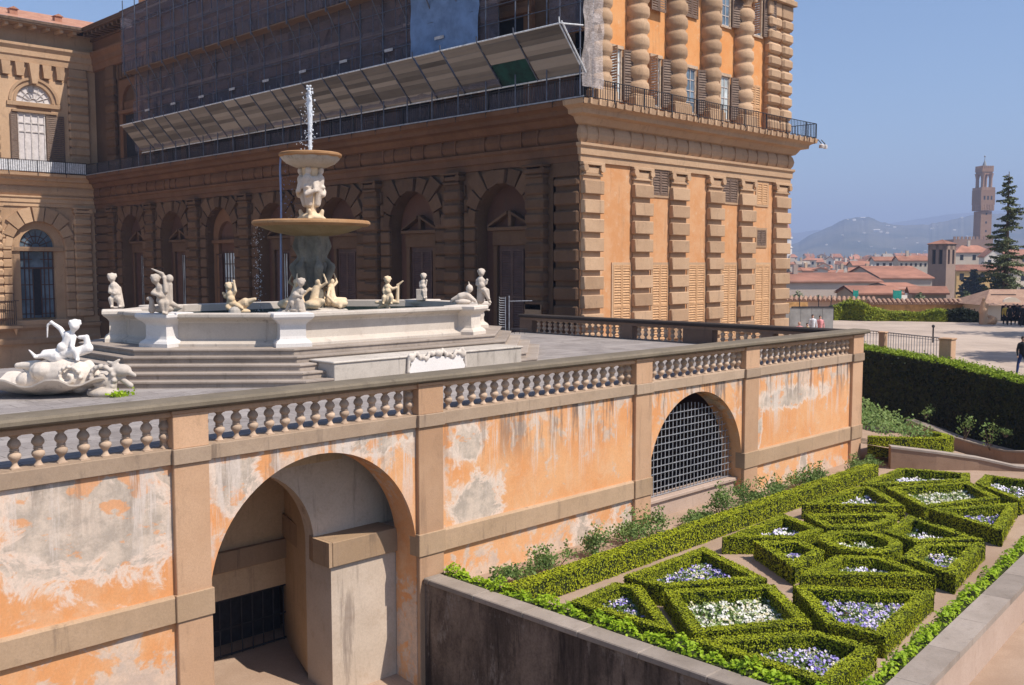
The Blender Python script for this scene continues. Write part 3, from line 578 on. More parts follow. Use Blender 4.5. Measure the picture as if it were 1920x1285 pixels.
for k in range(7):
    s = S0+BAY*k
    if k == 0:
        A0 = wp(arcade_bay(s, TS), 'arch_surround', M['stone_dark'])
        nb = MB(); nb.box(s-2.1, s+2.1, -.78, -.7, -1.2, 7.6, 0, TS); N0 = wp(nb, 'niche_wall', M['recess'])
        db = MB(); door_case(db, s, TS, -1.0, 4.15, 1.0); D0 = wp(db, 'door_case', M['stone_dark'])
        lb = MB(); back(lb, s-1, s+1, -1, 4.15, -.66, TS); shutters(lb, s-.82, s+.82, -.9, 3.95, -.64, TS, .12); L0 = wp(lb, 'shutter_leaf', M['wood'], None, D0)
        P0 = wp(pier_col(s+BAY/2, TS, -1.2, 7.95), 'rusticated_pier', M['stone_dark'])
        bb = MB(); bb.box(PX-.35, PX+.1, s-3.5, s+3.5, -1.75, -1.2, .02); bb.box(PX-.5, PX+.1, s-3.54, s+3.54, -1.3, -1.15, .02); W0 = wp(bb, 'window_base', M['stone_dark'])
    else:
        off = Vector((0, BAY*k, 0))
        for o in (A0, N0, P0, W0): c = o.copy(); COL.objects.link(c); c.location = o.location+off
        if k == 4:
            gb = MB(); gb.arch_wall(s-1.96, s+1.96, -1.2, 7.3, s, 1.25, 5.0, -.7, -.45, 20, TS); gb.box(s-2.0, s+2.0, -.69, -.3, 4.7, 4.95, .02, TS); D = wp(gb, 'door_case', M['entab'])
            hb = MB(); back(hb, s-.75, s+.75, 1, 4.0, -.66, TS); wp(hb, 'pane', M['glass_c'], None, D)
            hb = MB(); [hb.box(s+q-.03, s+q+.03, -.65, -.6, -1, 4.1, 0, TS) for q in (-.75, -.4, 0, .4, .75)]; [hb.box(s-.75, s+.75, -.65, -.61, q, q+.06, 0, TS) for q in (1, 2.2, 3.2, 4.05)]; wp(hb, 'window_frame', M['wood'], None, D)
            hb = MB(); shutters(hb, s+.8, s+1.6, -.9, 3.95, -.5, TS, .12, False); wp(hb, 'shutter_leaf', M['wood'], None, D)
        else:
            c = D0.copy(); COL.objects.link(c); c.location = D0.location+off
            if k in (1, 2): c2 = L0.copy(); COL.objects.link(c2); c2.parent = c
            else:
                hb = MB(); back(hb, s-1, s+1, -1, 4.15, -.66, TS); wp(hb, 'door_leaf', M['wood'], None, c)
                hb = MB(); hb.box(s-.42, s+.02, -.655, -.63, -.8, 3.9, 0, TS); wp(hb, 'pane', M['glass_c'], None, c)
                hb = MB(); [hb.box(s+q-.03, s+q+.03, -.63, -.58, -.8, 3.95, 0, TS) for q in (-.45, -.2, .03)]; wp(hb, 'window_frame', M['wood'], None, c)
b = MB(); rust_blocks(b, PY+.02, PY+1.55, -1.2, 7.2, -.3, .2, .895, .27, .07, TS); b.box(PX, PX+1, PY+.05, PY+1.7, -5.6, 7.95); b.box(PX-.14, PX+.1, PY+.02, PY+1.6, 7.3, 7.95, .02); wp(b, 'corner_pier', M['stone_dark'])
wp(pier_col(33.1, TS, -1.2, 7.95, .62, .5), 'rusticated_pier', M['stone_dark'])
b = MB(); b.box(PX-.5, PX-.46, 32.55, 33.65, .65, 1.25); o = b.build('wall_plaque', M['string']); tag(o, 'small pale stone plaque on the shaded rusticated pier near the palace corner', 'plaque')
# sunlit end wall
TF = lambda s, n, z: (s, PY-n, z)
b = MB(); b.box(35.0, 53.86, PY, PY+.08, -5.6, 7.95); wp(b, 'end_wall', M['stucco'])
for a, c in ((35.03, 36.41), (38.82, 40.27), (41.93, 43.4), (45.32, 46.72), (48.45, 49.95), (52.18, 53.82)):
    b = MB(); b.box(a+.06, c-.06, 0, .1, -1.6, 7.3, 0, TF); z = 6.98-.895*9
    while z < 7.0: b.box(a-.02, c+.02, 0, .3, z-.52+.0, z+.12, .035, TF); z += .895
    b.box(a-.02, c+.02, 0, .2, 7.3, 7.42, .02, TF); b.box(a+.05, c-.05, 0, .16, 7.42, 7.72, .02, TF)
    for sg, e in ((-1, a), (1, c)):
        q = MB(); q.lathe([(.17, 0), (.17, .3)], seg=12); b.add([TF(e-sg*.08+p[0], p[2], 7.66+p[1]) for p in q.v], q.f, True)
    b.box(a-.1, c+.1, 0, .26, 7.8, 7.95, .02, TF); b.box(a-.1, c+.1, 0, .4, -1.9, -1.1, .03, TF); b.box(a-.05, c+.05, 0, .34, -1.1, -.9, .03, TF)
    wp(b, 'pilaster', M['stone'])
def win(s0, s1, z0, z1, sm, slat=.13):
    b = MB(); fr = .12
    b.box(s0-fr, s0, 0, .05, z0-fr, z1+fr, 0, TF); b.box(s1, s1+fr, 0, .05, z0-fr, z1+fr, 0, TF); b.box(s0, s1, 0, .05, z1, z1+fr, 0, TF); b.box(s0, s1, 0, .05, z0-fr, z0, 0, TF)
    f = wp(b, 'window', M['stone']); b = MB(); back(b, s0, s1, z0, z1, .008, TF); shutters(b, s0, s1, z0, z1, .01, TF, slat); wp(b, 'shutter', sm, None, f)
for a, c in ((37.42, 38.75), (40.53, 41.85), (43.69, 45.2), (46.85, 48.3), (50.35, 51.9)): win(a, c, -.9, 3.15, M['shut_pale'])
win(40.5, 41.8, 6.67, 8.0-.08, M['shut']); win(46.8, 48.3, 6.6, 7.85, M['shut']); win(50.35, 51.5, 6.6, 7.85, M['shut_pale']); win(50.45, 51.4, 4.25, 5.15, M['shut'], .1)
# upper storey, sunlit
UY = 30.72; TU = lambda s, n, z: (s, UY-n, z)
b = MB(); b.box(35.3, 53.7, UY, UY+.4, 10.5, 21.8); b.box(53.3, 53.7, UY, 86, 10.5, 21.8); wp(b, 'upper_wall', M['stucco_up'])
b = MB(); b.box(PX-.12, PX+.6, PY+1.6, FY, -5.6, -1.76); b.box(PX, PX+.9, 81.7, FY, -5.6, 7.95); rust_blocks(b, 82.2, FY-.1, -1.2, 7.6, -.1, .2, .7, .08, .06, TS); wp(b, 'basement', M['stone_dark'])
def drum_col(x, z0, z1, r=.66):
    b = MB(); prof = [(r*.8, z0-.02), (r*.8, z0)]; z = z0; p = .73
    while z < z1-.75:
        for t in range(7): a = math.pi*t/6; prof.append((r*(.83+.18*math.sin(a)**.34), z+.05+(p-.1)*t/6))
        z += p
    prof += [(r*.72, z), (r*.8, z+.08), (r*.7, z+.12), (r*.72, z+.3), (r*.9, z+.5), (r*1.0, z+.62), (r*1.05, z+.75)]
    b.lathe(prof, x, UY-.12, 0, 22); b.box(x-.75, x+.75, UY-.75, UY, 10.55, 11.3, .03); b.box(x-.68, x+.68, UY-.7, UY, 11.3, 11.42, .03)
    for sg in (-1, 1): b.lathe([(.01, z+.35), (.2, z+.42), (.22, z+.6), (.01, z+.68)], x+sg*r*.8, UY-.5, 0, 10)
    b.box(x-.85, x+.85, UY-.8, UY, z+.72, z+.86, .02)
    b.box(x-.78, x+.78, UY-.6, UY, z+.86, 19.9, .02); return b
for x in (36.35, 39.2, 42.4, 45.52, 48.72): wp(drum_col(x, 11.4, 17.5), 'rusticated_column', M['stone'])
for a, c in ((51.15, 52.45), (52.6, 53.75)):
    b = MB(); b.box(a+.08, c-.08, 0, .25, 10.6, 18.2, 0, TU); rust_blocks(b, a, c, 10.9, 17.6, 0, .5, .73, .14, .13, TU); b.box(a-.05, c+.05, 0, .4, 17.4, 18.2, .06, TU)
    b.box(a-.1, c+.1, 0, .62, 18.2, 18.5, .03, TU); b.box(a-.0, c+.0, 0, .45, 18.5, 21, .03, TU); wp(b, 'corner_pier', M['stone'])
b = MB(); rust_blocks(b, UY+.02, UY+1.4, 10.9, 17.6, 0, .45, .73, .14, .13, lambda s, n, z: (53.7+n, s, z)); wp(b, 'corner_pier', M['stone'])
b = MB(); b.sweep([(0, 18.3), (.2, 18.35), (.25, 19.2), (.6, 19.6), (.9, 20), (0, 20.1)], [(35.6, UY), (53.75, UY), (53.75, 80)], caps=False); wp(b, 'entablature', M['stone'])
def uwin(x, z0, z1, w, leftopen, rightmode, pane, lab=None):
    b = MB(); fr = .13
    b.box(x-fr, x, 0, .09, z0, z1, 0, TU); b.box(x+w, x+w+fr, 0, .09, z0, z1, 0, TU); b.box(x-fr-.03, x+w+fr+.03, 0, .14, z1, z1+.16, 0, TU); b.box(x-fr, x+w+fr, 0, .12, z0-.1, z0, 0, TU)
    f = wp(b, 'window', M['frame'], lab)
    b = MB(); back(b, x, x+w, z0, z1, .02, TU); wp(b, 'pane', pane, None, f)
    b = MB(); [b.box(x+w*q-.02, x+w*q+.02, .02, .05, z0, z1, 0, TU) for q in (.03, .5, .97)]; [b.box(x, x+w, .02, .05, z0+(z1-z0)*q-.02, z0+(z1-z0)*q+.02, 0, TU) for q in (.02, .25, .5, .75, .98)]; wp(b, 'glazing_bars', M['frame_w'], None, f)
    if leftopen:
        TL = lambda s, n, z: (x-.1-n*.3-s*.10, UY-.1-s, z); b = MB(); shutters(b, 0, .5, z0, z1, 0, TL, .13, False); wp(b, 'shutter', M['frame'], None, f)
    if rightmode:
        a = .32; TR = lambda s, n, z: (x+w+.1+s*math.cos(a)+n*math.sin(a), UY-.14-s*math.sin(a)-n*math.cos(a), z)
        b = MB(); shutters(b, 0, .92, z0, z1, 0, TR, .13, False); b.box(0.02, .9, .0, .008, z0+.02, z1-.02, 0, TR); wp(b, 'shutter', M['shut'], None, f)
uwin(37.35, 11.1, 13.5, .72, True, True, M['glass_c']); uwin(40.5, 11.1, 13.5, .7, True, True, M['glass']); uwin(43.5, 11.1, 13.4, .8, False, True, M['glass_b']); uwin(46.75, 11.1, 13.4, .75, False, True, M['glass_c'])
b = MB(); back(b, 49.7, 50.8, 10.9, 13.35, .01, TU); shutters(b, 49.7, 50.8, 10.9, 13.35, .02, TU, .13); wp(b, 'shutter', M['shut_pale'])
b = MB(); shutters(b, 40.2, 41.4, 15.75, 18.2, .25, TU, .12); wp(b, 'shutter', M['shut']); b = MB(); shutters(b, 43.35, 44.5, 16.0, 18.2, .05, TU, .12); wp(b, 'shutter', M['shut'])
uwin(46.75, 16.1, 18.3, .75, False, True, M['glass_b']); uwin(50.0, 16.1, 18.2, .75, True, True, M['glass_b'])
# shaded upper storey
UX = 35.3; TUS = lambda s, n, z: (UX-n, s, z)
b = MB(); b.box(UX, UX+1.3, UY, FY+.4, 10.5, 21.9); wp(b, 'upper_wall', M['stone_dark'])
U0 = None
for k in range(7):
    s = S0+BAY*k
    if U0 is None:
        b = MB(); rust_blocks(b, s+2.7, s+4.4, 10.8, 18.6, 0, .4, .7, .1, .1, TUS); b.box(s+2.8, s+4.3, 0, .3, 10.6, 19.4, 0, TUS)
        for i in range(9):
            a0 = s-2.4+i*.55; b.box(a0, a0+.36, 0, .25, 18.2, 19.3, .06, TUS)
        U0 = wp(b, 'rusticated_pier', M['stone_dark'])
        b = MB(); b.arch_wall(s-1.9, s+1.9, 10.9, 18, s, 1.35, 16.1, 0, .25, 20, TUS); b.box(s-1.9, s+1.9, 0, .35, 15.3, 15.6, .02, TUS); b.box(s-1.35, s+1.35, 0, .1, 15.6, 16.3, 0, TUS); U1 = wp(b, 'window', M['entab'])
        b = MB(); back(b, s-1.2, s+1.2, 10.7, 15.2, .04, TUS); U2 = wp(b, 'pane', M['dark_open'], None, U1)
    else:
        for o in (U0, U1): c = o.copy(); COL.objects.link(c); c.location = o.location+Vector((0, BAY*k, 0))
        c2 = U2.copy(); COL.objects.link(c2); c2.parent = c
EN2 = [(0, 19.4), (.25, 19.45), (.3, 19.9), (.4, 20.0), (.4, 20.4), (.6, 20.7), (.6, 20.9), (.1, 21), (0, 21.0)]
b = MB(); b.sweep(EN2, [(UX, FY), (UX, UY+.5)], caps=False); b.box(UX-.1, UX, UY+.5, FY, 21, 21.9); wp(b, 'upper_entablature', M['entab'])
b = MB(); b.box(UX-1.5, UX, 31, FY, 22.3, 22.5); b.box(UX-1.55, UX-1.4, 31, FY-1.4, 22.45, 22.62)
y = 60
while y < FY-1.3: b.box(UX-1.3, UX, y, y+.28, 22.02, 22.3); y += .8
b.box(UX-.3, UX, 31, FY, 21.9, 22.1); wp(b, 'eaves', M['stone_dark'])
b = MB(); b.add([(33.7, 31, 22.62), (33.7, 84.0, 22.62), (42, 92, 24.7), (42, 31, 24.7), (50.5, 31, 22.62), (50.5, 100, 22.62)], [(0, 1, 2, 3), (3, 2, 5, 4), (0, 3, 4)]); rf = wp(b, 'roof', M['tile'])
b = MB(); b.box(36.5, 38.3, 77, 79.2, 23, 26.4); b.box(36.3, 38.5, 76.8, 79.4, 26.4, 26.55); b.prism([(36.2, 26.55), (38.6, 26.55), (37.4, 27.1)], 76.7, 79.5); wp(b, 'chimney', M['stucco'], None, rf)
# railings
def railing(path, z0, z1, name='iron_railing', mat='iron', step=.17):
    b = MB()
    for p, q in zip(path, path[1:]):
        p = Vector((p[0], p[1], 0)); q = Vector((q[0], q[1], 0)); L = (q-p).length; d = (q-p)/L; n = int(L/step)
        for i in range(n+1):
            c = p+d*(i*L/n); r = .011 if i % 13 else .03
            b.box(c.x-r, c.x+r, c.y-r, c.y+r, z0, z1)
            if i % 13 == 0: b.tube([(c.x, c.y, z0+.5), (c.x-.0, c.y, z0+.1), (c.x+(-.18 if d.y else 0), c.y+(-.18 if d.x else 0), z0-.1), (c.x+(-.16 if d.y else 0), c.y+(-.16 if d.x else 0), z0-.3)], .028, 5)
        for z in (z0+.06, z1):
            b.tube([(p.x, p.y, z), (q.x, q.y, z)], .022, 4)
    return wp(b, name, M[mat])
railing([(PX-1.15, FY-1.2), (PX-1.15, PY-1.15)], 10.62, 11.5)
railing([(PX-1.15, PY-1.16), (55.0, PY-1.15), (55.0, PY+8)], 10.62, 11.5)
b = MB(); b.box(0, .14, PY-1.3, PY-1.12, 10.36, 10.62); c0 = wp(b, 'cornice_block', M['stone']); c0.location = (34.2, 0, 0)
for i in range(1, 34): c = c0.copy(); COL.objects.link(c); c.location = (34.2+.62*i, 0, 0)
fl = thing('floodlight', 'two small white floodlights at the far corner of the palace balcony', 'floodlight', None, (55.1, PY-1.2, 10.5))
for dx, rr in ((0, .16), (.45, .12)):
    b = MB(); b.tube([(dx, 0, .1), (dx+.1, -.15, -.1), (dx+.15, -.2, -.2)], .03); o = b.build('bracket', M['iron'], fl)
    b = MB(); b.lathe([(.05, .12), (rr, .05), (rr, -.12), (.01, -.14)], dx+.15, -.2, -.3, 10); b.build('lamp_head', M['frame_w'], fl)
# ================================================================ scaffolding
sc = thing('scaffolding', 'tall scaffold wrapped in dark debris netting with a sloping board fan over the palace balcony', 'scaffolding', None, (33, 50, 10.6))
def scp(b, name, mat, lab=None):
    o = b.build(name, M[mat], clean=(name not in ('debris_net',))); world_parent(o, sc)
    if lab: o['label'] = lab
    return o
def netsheet(x0, y0, x1, y1, z0, z1, amp=.05, nx=60, nz=12):
    b = MB(); P = np.random.default_rng(int(abs(y0*7+z0*3))).normal(0, amp, (nx+1, nz+1)); vs = []
    for i in range(nx+1):
        for j in range(nz+1):
            t = i/nx; vs.append((x0+(x1-x0)*t+P[i, j]*(1 if abs(y1-y0) > abs(x1-x0) else 0), y0+(y1-y0)*t+P[i, j]*(0 if abs(y1-y0) > abs(x1-x0) else 1), z0+(z1-z0)*j/nz))
    k = nz+1; b.add(vs, [(i*k+j, (i+1)*k+j, (i+1)*k+j+1, i*k+j+1) for i in range(nx) for j in range(nz)], True); return b
YL, YR = 73.6, 29.0; ZS = 17.5
scp(netsheet(33.35, YR+5.2, 33.35, YL, 11.7, ZS), 'debris_net', 'net')
scp(netsheet(32.5, 37, 32.5, YL, ZS, 21.9), 'debris_net', 'net')
scp(netsheet(32.5, YL, 34.0, YL, ZS, 21.5, nx=4), 'debris_net', 'net')
scp(netsheet(33.42, YR, 34.8, YR, 11.0, 20, .05, 9, 22), 'debris_net', 'net_w', 'pale netting wrapped round the sunlit corner')
scp(netsheet(33.4, 29.0, 33.4, 31.0, 13.4, 20, .04, 6, 12), 'debris_net', 'net')
b = MB(); b.box(32.55, 34.2, 37, YL, ZS-.08, ZS-.02)
for z, xa in ((13.6, 33.5), (15.6, 33.5), (19.6, 32.7), (21.4, 32.7)):
    y = YR+.3
    while y < YL-.5:
        L = random.uniform(2, 3.2)
        if not (z > 17 and y < 37): b.box(xa, xa+.75, y, min(YL, y+L)-.04, z, z+.05); b.box(xa+.02, xa+.04, y, min(YL, y+L)-.04, z, z+.2)
        y += L
scp(b, 'deck_boards', 'plank')
y = YR+.1; i = 0
while y < YL+.2:
    zt = 22.6 if y > 37 else 20.5
    b = MB(); b.tube([(33.33, y, 10.6), (33.33, y, zt if y < 37 else ZS)], .035, 6)
    if y > 37: b.tube([(32.45, y, ZS-.3), (32.45, y, zt)], .035, 6); b.tube([(33.45, y, ZS-1.8), (32.5, y, ZS-.1)], .035, 5)
    b.tube([(34.2, y, 10.6), (34.2, y, zt)], .035, 6); scp(b, 'scaffold_standard', 'pipe'); y += 2.0; i += 1
for z in (12.6, 13.4, 14.6, 15.4, 16.6):
    b = MB(); b.tube([(33.3, YR, z), (33.3, YL, z)], .022, 5); scp(b, 'guard_rail', 'pipe')
for z in (18.5, 19.4, 20.6, 21.9):
    b = MB(); b.tube([(32.42, 37, z), (32.42, YL, z)], .022, 5); scp(b, 'guard_rail', 'pipe')
# fan of boards
scp(netsheet(33.9, 29.4, 33.9, 84, 10.66, 11.42, .02, 60, 3), 'debris_net', 'net'); b = MB(); b.box(33.72, 33.78, 29.25, 84, 10.60, 10.66); scp(b, 'toe_strip', 'iron_pale')
A = Vector((33.62, 0, 11.6)); B = Vector((32.0, 0, 13.45)); y = YR+.1; ws = [2.9, 2.5, 2.7, 2.2, 2.2, 2.3, 2.2, 1.5, 2.1, 2.3, 1.2, 2.4, 2.0, 1.6, 2.4, 2.2, 1.6, 2.2, 1.6, 2.0, 1.5, 2.2]; i = 0; tot = sum(ws); kf = (YL-.6-y)/tot
for i, w_ in enumerate(ws):
    w_ *= kf; b = MB(); nbd = 10; hi = 0
    for j in range(nbd):
        if i == 1 and j < 5: continue
        t0, t1 = j/nbd, (j+1.12)/nbd; p0, p1 = A.lerp(B, t0), A.lerp(B, min(t1, 1.02)); o_ = rng.uniform(0, .05)
        vs = [(p0.x+o_, y+.04, p0.z), (p0.x+o_, y+w_-.06, p0.z), (p1.x-.0, y+w_-.06, p1.z), (p1.x, y+.04, p1.z)]
        vs += [(v[0]+.03, v[1], v[2]+.03) for v in vs]; b.add(vs, [(0, 1, 2, 3), (7, 6, 5, 4), (0, 4, 5, 1), (1, 5, 6, 2), (2, 6, 7, 3), (3, 7, 4, 0)])
    scp(b, 'fan_panel', 'fan'); b = MB(); b.tube([(A.x-.03, y, A.z), (B.x-.03, y, B.z), (B.x-.06, y, B.z+.28)], .035, 5); scp(b, 'fan_bracket', 'pipe' if i > 0 else 'pipe_w')
    if i == 1:
        g = MB(); p0, p1 = A.lerp(B, -.02), A.lerp(B, .5); g.add([(p0.x+.05, y+.1, p0.z), (p0.x+.05, y+w_-.05, p0.z), (p1.x+.05, y+w_-.05, p1.z), (p1.x+.05, y+.1, p1.z)], [(0, 1, 2, 3)]); scp(g, 'green_net', 'tarp_g')
    y += w_
b = MB(); b.tube([(B.x, YR, B.z+.02), (B.x, YL-.5, B.z+.02)], .04, 6); b.tube([(A.x-.02, YR, A.z), (A.x-.02, YL-.5, A.z)], .04, 6); b.tube([(B.x, YR, B.z), (33.4, YR, 13.6)], .035); b.tube([(B.x, YR, B.z+.1), (A.x, YR, A.z)], .04); scp(b, 'fan_edge_rail', 'pipe_w')
b = MB(); b.add(netsheet(33.22, 35.5, 33.22, 40.6, 12.4, 20, .05, 8, 14).v, netsheet(33.22, 35.5, 33.22, 40.6, 12.4, 20, .05, 8, 14).f, True); scp(b, 'tarpaulin', 'tarp')
b = MB(); b.box(33.18, 33.2, 38, 38.7, 14.45, 14.6); c0 = scp(b, 'scaffold_tag', 'frame_w')
for i in range(1, 9): c = c0.copy(); COL.objects.link(c); c.location = c0.location+Vector((0, i*4.1, 0))
# ================================================================ palace, far range
far = thing('palace_range', 'far palace range with tall arched windows, half sunlit and half in shadow', 'palace', None, (28, FY, -5.6))
def fp(b, name, mat, parent=None, lab=None):
    o = b.build(name, M[mat]) if isinstance(b, MB) else b
    world_parent(o, parent or far)
    if lab: o['label'] = lab
    return o
TR_ = lambda s, n, z: (s, FY-n, z)
b = MB(); b.box(10, 36, FY+.9, FY+10, -5.6, 22); b.box(10, 36, FY, FY+.9, 10.5, 22.32); b.box(10, 36, FY-.1, FY+.9, -5.6, -1.66); b.box(33.7, 36, FY-.05, FY+.9, -5.6, 7.95); fp(b, 'wall', 'stone')
for s in (30.2, 23.1):
    fp(arcade_bay(s, TR_, zb=-1.2, r=2.1, zs=4.65, n_v=9), 'arch_surround', 'stone')
    b = MB(); b.arch_wall(s-2.1, s+2.1, -1.5, 7.2, s, 1.38, 4.75, -.8, -.3, 24, TR_); b.box(s-2.05, s+2.05, -.8, -.12, 4.3, 4.65, .02, TR_); b.box(s-2.1, s+2.1, -1, .5, -1.75, -1.35, .02, TR_)
    f = fp(b, 'door_case', 'stone')
    b = MB(); b.box(s-1.38, s+1.38, -.72, -.7, -1.2, 6.2, 0, TR_); fp(b, 'pane', 'glass_b', f)
    b = MB(); b.box(s-.35, s+.35, -.69, -.66, -1, 2.9, 0, TR_); fp(b, 'open_doorway', 'dark_open', f)
    b = MB()
    for q in (-1.3, -.95, -.6, -.32, .32, .6, .95, 1.3): b.box(s+q-.035, s+q+.035, -.68, -.6, -1.2, 2.9 if abs(q) in (.32,) else 4.3, 0, TR_)
    for z in (-.9, .3, 1.5, 2.9, 3.6, 4.25): b.box(s-1.38, s-.32, -.68, -.62, z, z+.07, 0, TR_); b.box(s+.32, s+1.38, -.68, -.62, z, z+.07, 0, TR_)
    b.box(s-1.38, s+1.38, -.68, -.58, 2.85, 2.98, 0, TR_)
    for i in range(9): a = math.pi*i/8; b.tube([TR_(s+.35*math.cos(a), -.65, 4.65+.35*math.sin(a)), TR_(s+1.38*math.cos(a), -.65, 4.65+1.38*math.sin(a))], .03, 4)
    for rr in (.35, .9): b.tube([TR_(s+rr*math.cos(math.pi*i/12), -.65, 4.65+rr*math.sin(math.pi*i/12)) for i in range(13)], .03, 4)
    fp(b, 'window_bars', 'wood', f)
    # upper window
    b = MB(); b.arch_wall(s-3.0, s+2.7, 10.7, 18.2, s, 1.35, 16.35, 0, .2, 24, TR_)
    for rr, pr in ((1.95, .34), (1.6, .28)):
        pts = [(s+rr*math.cos(math.pi*i/20), 16.35+rr*math.sin(math.pi*i/20)) for i in range(21)]+[(s+(rr-.2)*math.cos(math.pi*i/20), 16.35+(rr-.2)*math.sin(math.pi*i/20)) for i in range(20, -1, -1)]
        for i in range(20): b.prism([pts[i], pts[i+1], pts[40-i], pts[41-i]], .18, pr, TR_)
    b.box(s-2.1, s+2.1, .15, .36, 15.95, 16.3, .02, TR_); b.box(s-1.75, s+1.75, .15, .45, 15.45, 15.65, .02, TR_)
    uw = fp(b, 'window', 'stone')
    b = MB(); b.box(s-1.3, s+.75, .205, .215, 11.0, 15.4, 0, TR_); fp(b, 'curtain', 'curtain', uw)
    b = MB(); b.box(s-1.35, s+1.35, .02, .04, 16.3, 17.75, 0, TR_); fp(b, 'lunette_pane', 'curtain', uw)
    b = MB()
    for q in (-1.3, -.8, -.28, .28, .75): b.box(s+q-.045, s+q+.045, .21, .29, 11, 15.45, 0, TR_)
    for z in (11.0, 13.9, 14.6, 15.4): b.box(s-1.3, s+.75, .22, .28, z, z+.09, 0, TR_)
    for i in range(9): a = math.pi*i/8; b.tube([TR_(s+.3*math.cos(a), .1, 16.35+.3*math.sin(a)), TR_(s+1.35*math.cos(a), .1, 16.35+1.35*math.sin(a))], .035, 4)
    for rr in (.3, .85): b.tube([TR_(s+rr*math.cos(math.pi*i/12), .1, 16.35+rr*math.sin(math.pi*i/12)) for i in range(13)], .035, 4)
    fp(b, 'window_bars', 'frame_w', uw)
    b = MB(); shutters(b, s+.85, s+2.3, 11.0, 15.4, .3, TR_, .16, False); fp(b, 'shutter', 'shut', uw)
    b = MB(); shutters(b, s-1.9, s-1.35, 11.0, 15.4, .3, TR_, .16, False); fp(b, 'shutter', 'shut', uw)
    b = MB()
    for i in range(5):
        a0 = s-2.5+i*1.05; ks = i == 2
        b.prism([(a0+.05, 19.4), (a0+.75, 19.4), (a0+.68, 18.35-(.35 if ks else 0)), (a0+.15, 18.35-(.35 if ks else 0))] if not ks else [(a0, 19.4), (a0+.8, 19.4), (a0+.6, 17.8), (a0+.2, 17.8)], .0, .45+(.2 if ks else 0), TR_)
    fp(b, 'keystones', 'stone')
    for sg in (1, -1):
        b = MB(); rust_blocks(b, s+sg*3.55-.85, s+sg*3.55+.85, 10.9, 18.8, 0, .42, .7, .1, .1, TR_); b.box(s+sg*3.55-.7, s+sg*3.55+.7, 0, .3, 10.6, 19.4, 0, TR_); fp(b, 'rusticated_pier', 'stone')
for s in (33.75, 26.65, 19.55): fp(pier_col(s, TR_, -1.2, 7.95, .72), 'rusticated_pier', 'stone')
b = MB(); b.sweep(ENT, [(10, FY), (PX, FY)], caps=False); fp(b, 'entablature', 'stone')
b = MB(); b.sweep([(p[0], p[1]) for p in EN2], [(10, FY), (UX, FY)], caps=False); fp(b, 'upper_entablature', 'stone')
b = MB(); b.sweep([(0, -3.3), (.45, -3.25), (.5, -2.9), (.35, -2.7), (.3, -2.2), (.55, -1.95), (.55, -1.7), (0, -1.65)], [(10, FY), (PX, FY)], caps=False); fp(b, 'base_course', 'stone')
b = MB(); x = 10
while x < 34: b.box(x, x+.3, FY-1.3, FY, 22.02, 22.3, .02); x += 1.05
b.box(10, 35, FY-1.5, FY, 22.3, 22.5); fp(b, 'eaves', 'stone'); b = MB(); b.box(10, 33.8, FY-1.6, FY-1.45, 22.42, 22.62); fp(b, 'gutter', 'bark')
b = MB(); b.add([(10, FY-1.55, 22.64), (33.8, FY-1.55, 22.64), (42, FY+6.5, 25.15), (10, FY+6.5, 25.15)], [(0, 1, 2, 3)]); rf = fp(b, 'roof', 'tile')
for x in (28.9, 32.4): b = MB(); b.box(x, x+.6, FY+.6, FY+1.1, 22.6, 23.75); b.prism([(x-.1, 23.75), (x+.7, 23.75), (x+.3, 23.95)], FY+.5, FY+1.2); fp(b, 'chimney', 'tile', rf)
b = MB(); b.box(26, 35-1.2, FY-1.17, FY-1.14, 10.68, 11.55); fp(b, 'balcony_panel', 'cloth_w')
o = railing([(10, FY-1.2), (PX-1.15, FY-1.2)], 10.62, 11.6); fp(o, 'x', 'iron') if False else world_parent(o, far)
b = MB(); x = 24.6
for i in range(22): b.tube([(x, FY-.9, -1.6), (x, FY-.9, .3 if i % 4 else .9)], .02, 4); x += .16
b.tube([(24.5, FY-.9, .3), (28.2, FY-.9, .3)], .025, 4); fp(b, 'iron_railing', 'iron')
b = MB(); b.box(24, 28.4, FY-1.0, FY, -1.95, -1.7, .03); [b.lathe([(.05, -.5), (.14, -.3), (.2, 0)], x_, FY-.7, -1.95, 8) for x_ in (25, 26.5, 28)]; fp(b, 'balcony', 'stone')
# ================================================================ fountain
FX, FYc = 18.6, 28.0
def octo(a, b, ca, cb):
    """octagon outline, clockwise from above so that sweep offsets point outward"""
    p = [(-a, cb), (-a, -cb), (-ca, -b), (ca, -b), (a, -cb), (a, cb), (ca, b), (-ca, b)]
    return [(FX+x, FYc+y) for x, y in p]
OCT0 = octo(6.2, 4.0, 3.5, 1.5); OCT = octo(5.88, 3.92, 3.35, 1.42)
fo = thing('fountain', 'large marble fountain with octagonal basin and two bowls on a carved stem', 'fountain', None, (FX, FYc, 0))
def fop(b, name, mat, lab=None, parent=None):
    o = b.build(name, M[mat]) if isinstance(b, MB) else b
    world_parent(o, parent or fo)
    if lab: o['label'] = lab
    return o
offs = [2.2, 1.85, 1.5, 1.15, .8]
for i, of in enumerate(offs):
    z0, z1 = .18*i, .18*(i+1)
    b = MB(); inner = (offs[i+1] if i < 4 else .1)-.45
    b.sweep([(inner, z0-.002 if i else .004), (of-.04, z0-.0+.004), (of-.04, z1-.06), (of, z1-.05), (of, z1-.01), (of-.015, z1), (inner, z1)], OCT0, True); fop(b, 'step', 'step')
bas = MB(); bas.sweep([(-.5, .8), (.22, .88), (.22, .97), (.14, 1.02), (.05, 1.06), (.02, 1.1), (.02, 1.57), (.04, 1.59), (.1, 1.63), (.16, 1.66), (.26, 1.7), (.3, 1.74), (.3, 1.81), (.26, 1.83), (-.42, 1.82), (-.42, .8)], OCT, True)
basin = fop(bas, 'basin', 'marble')
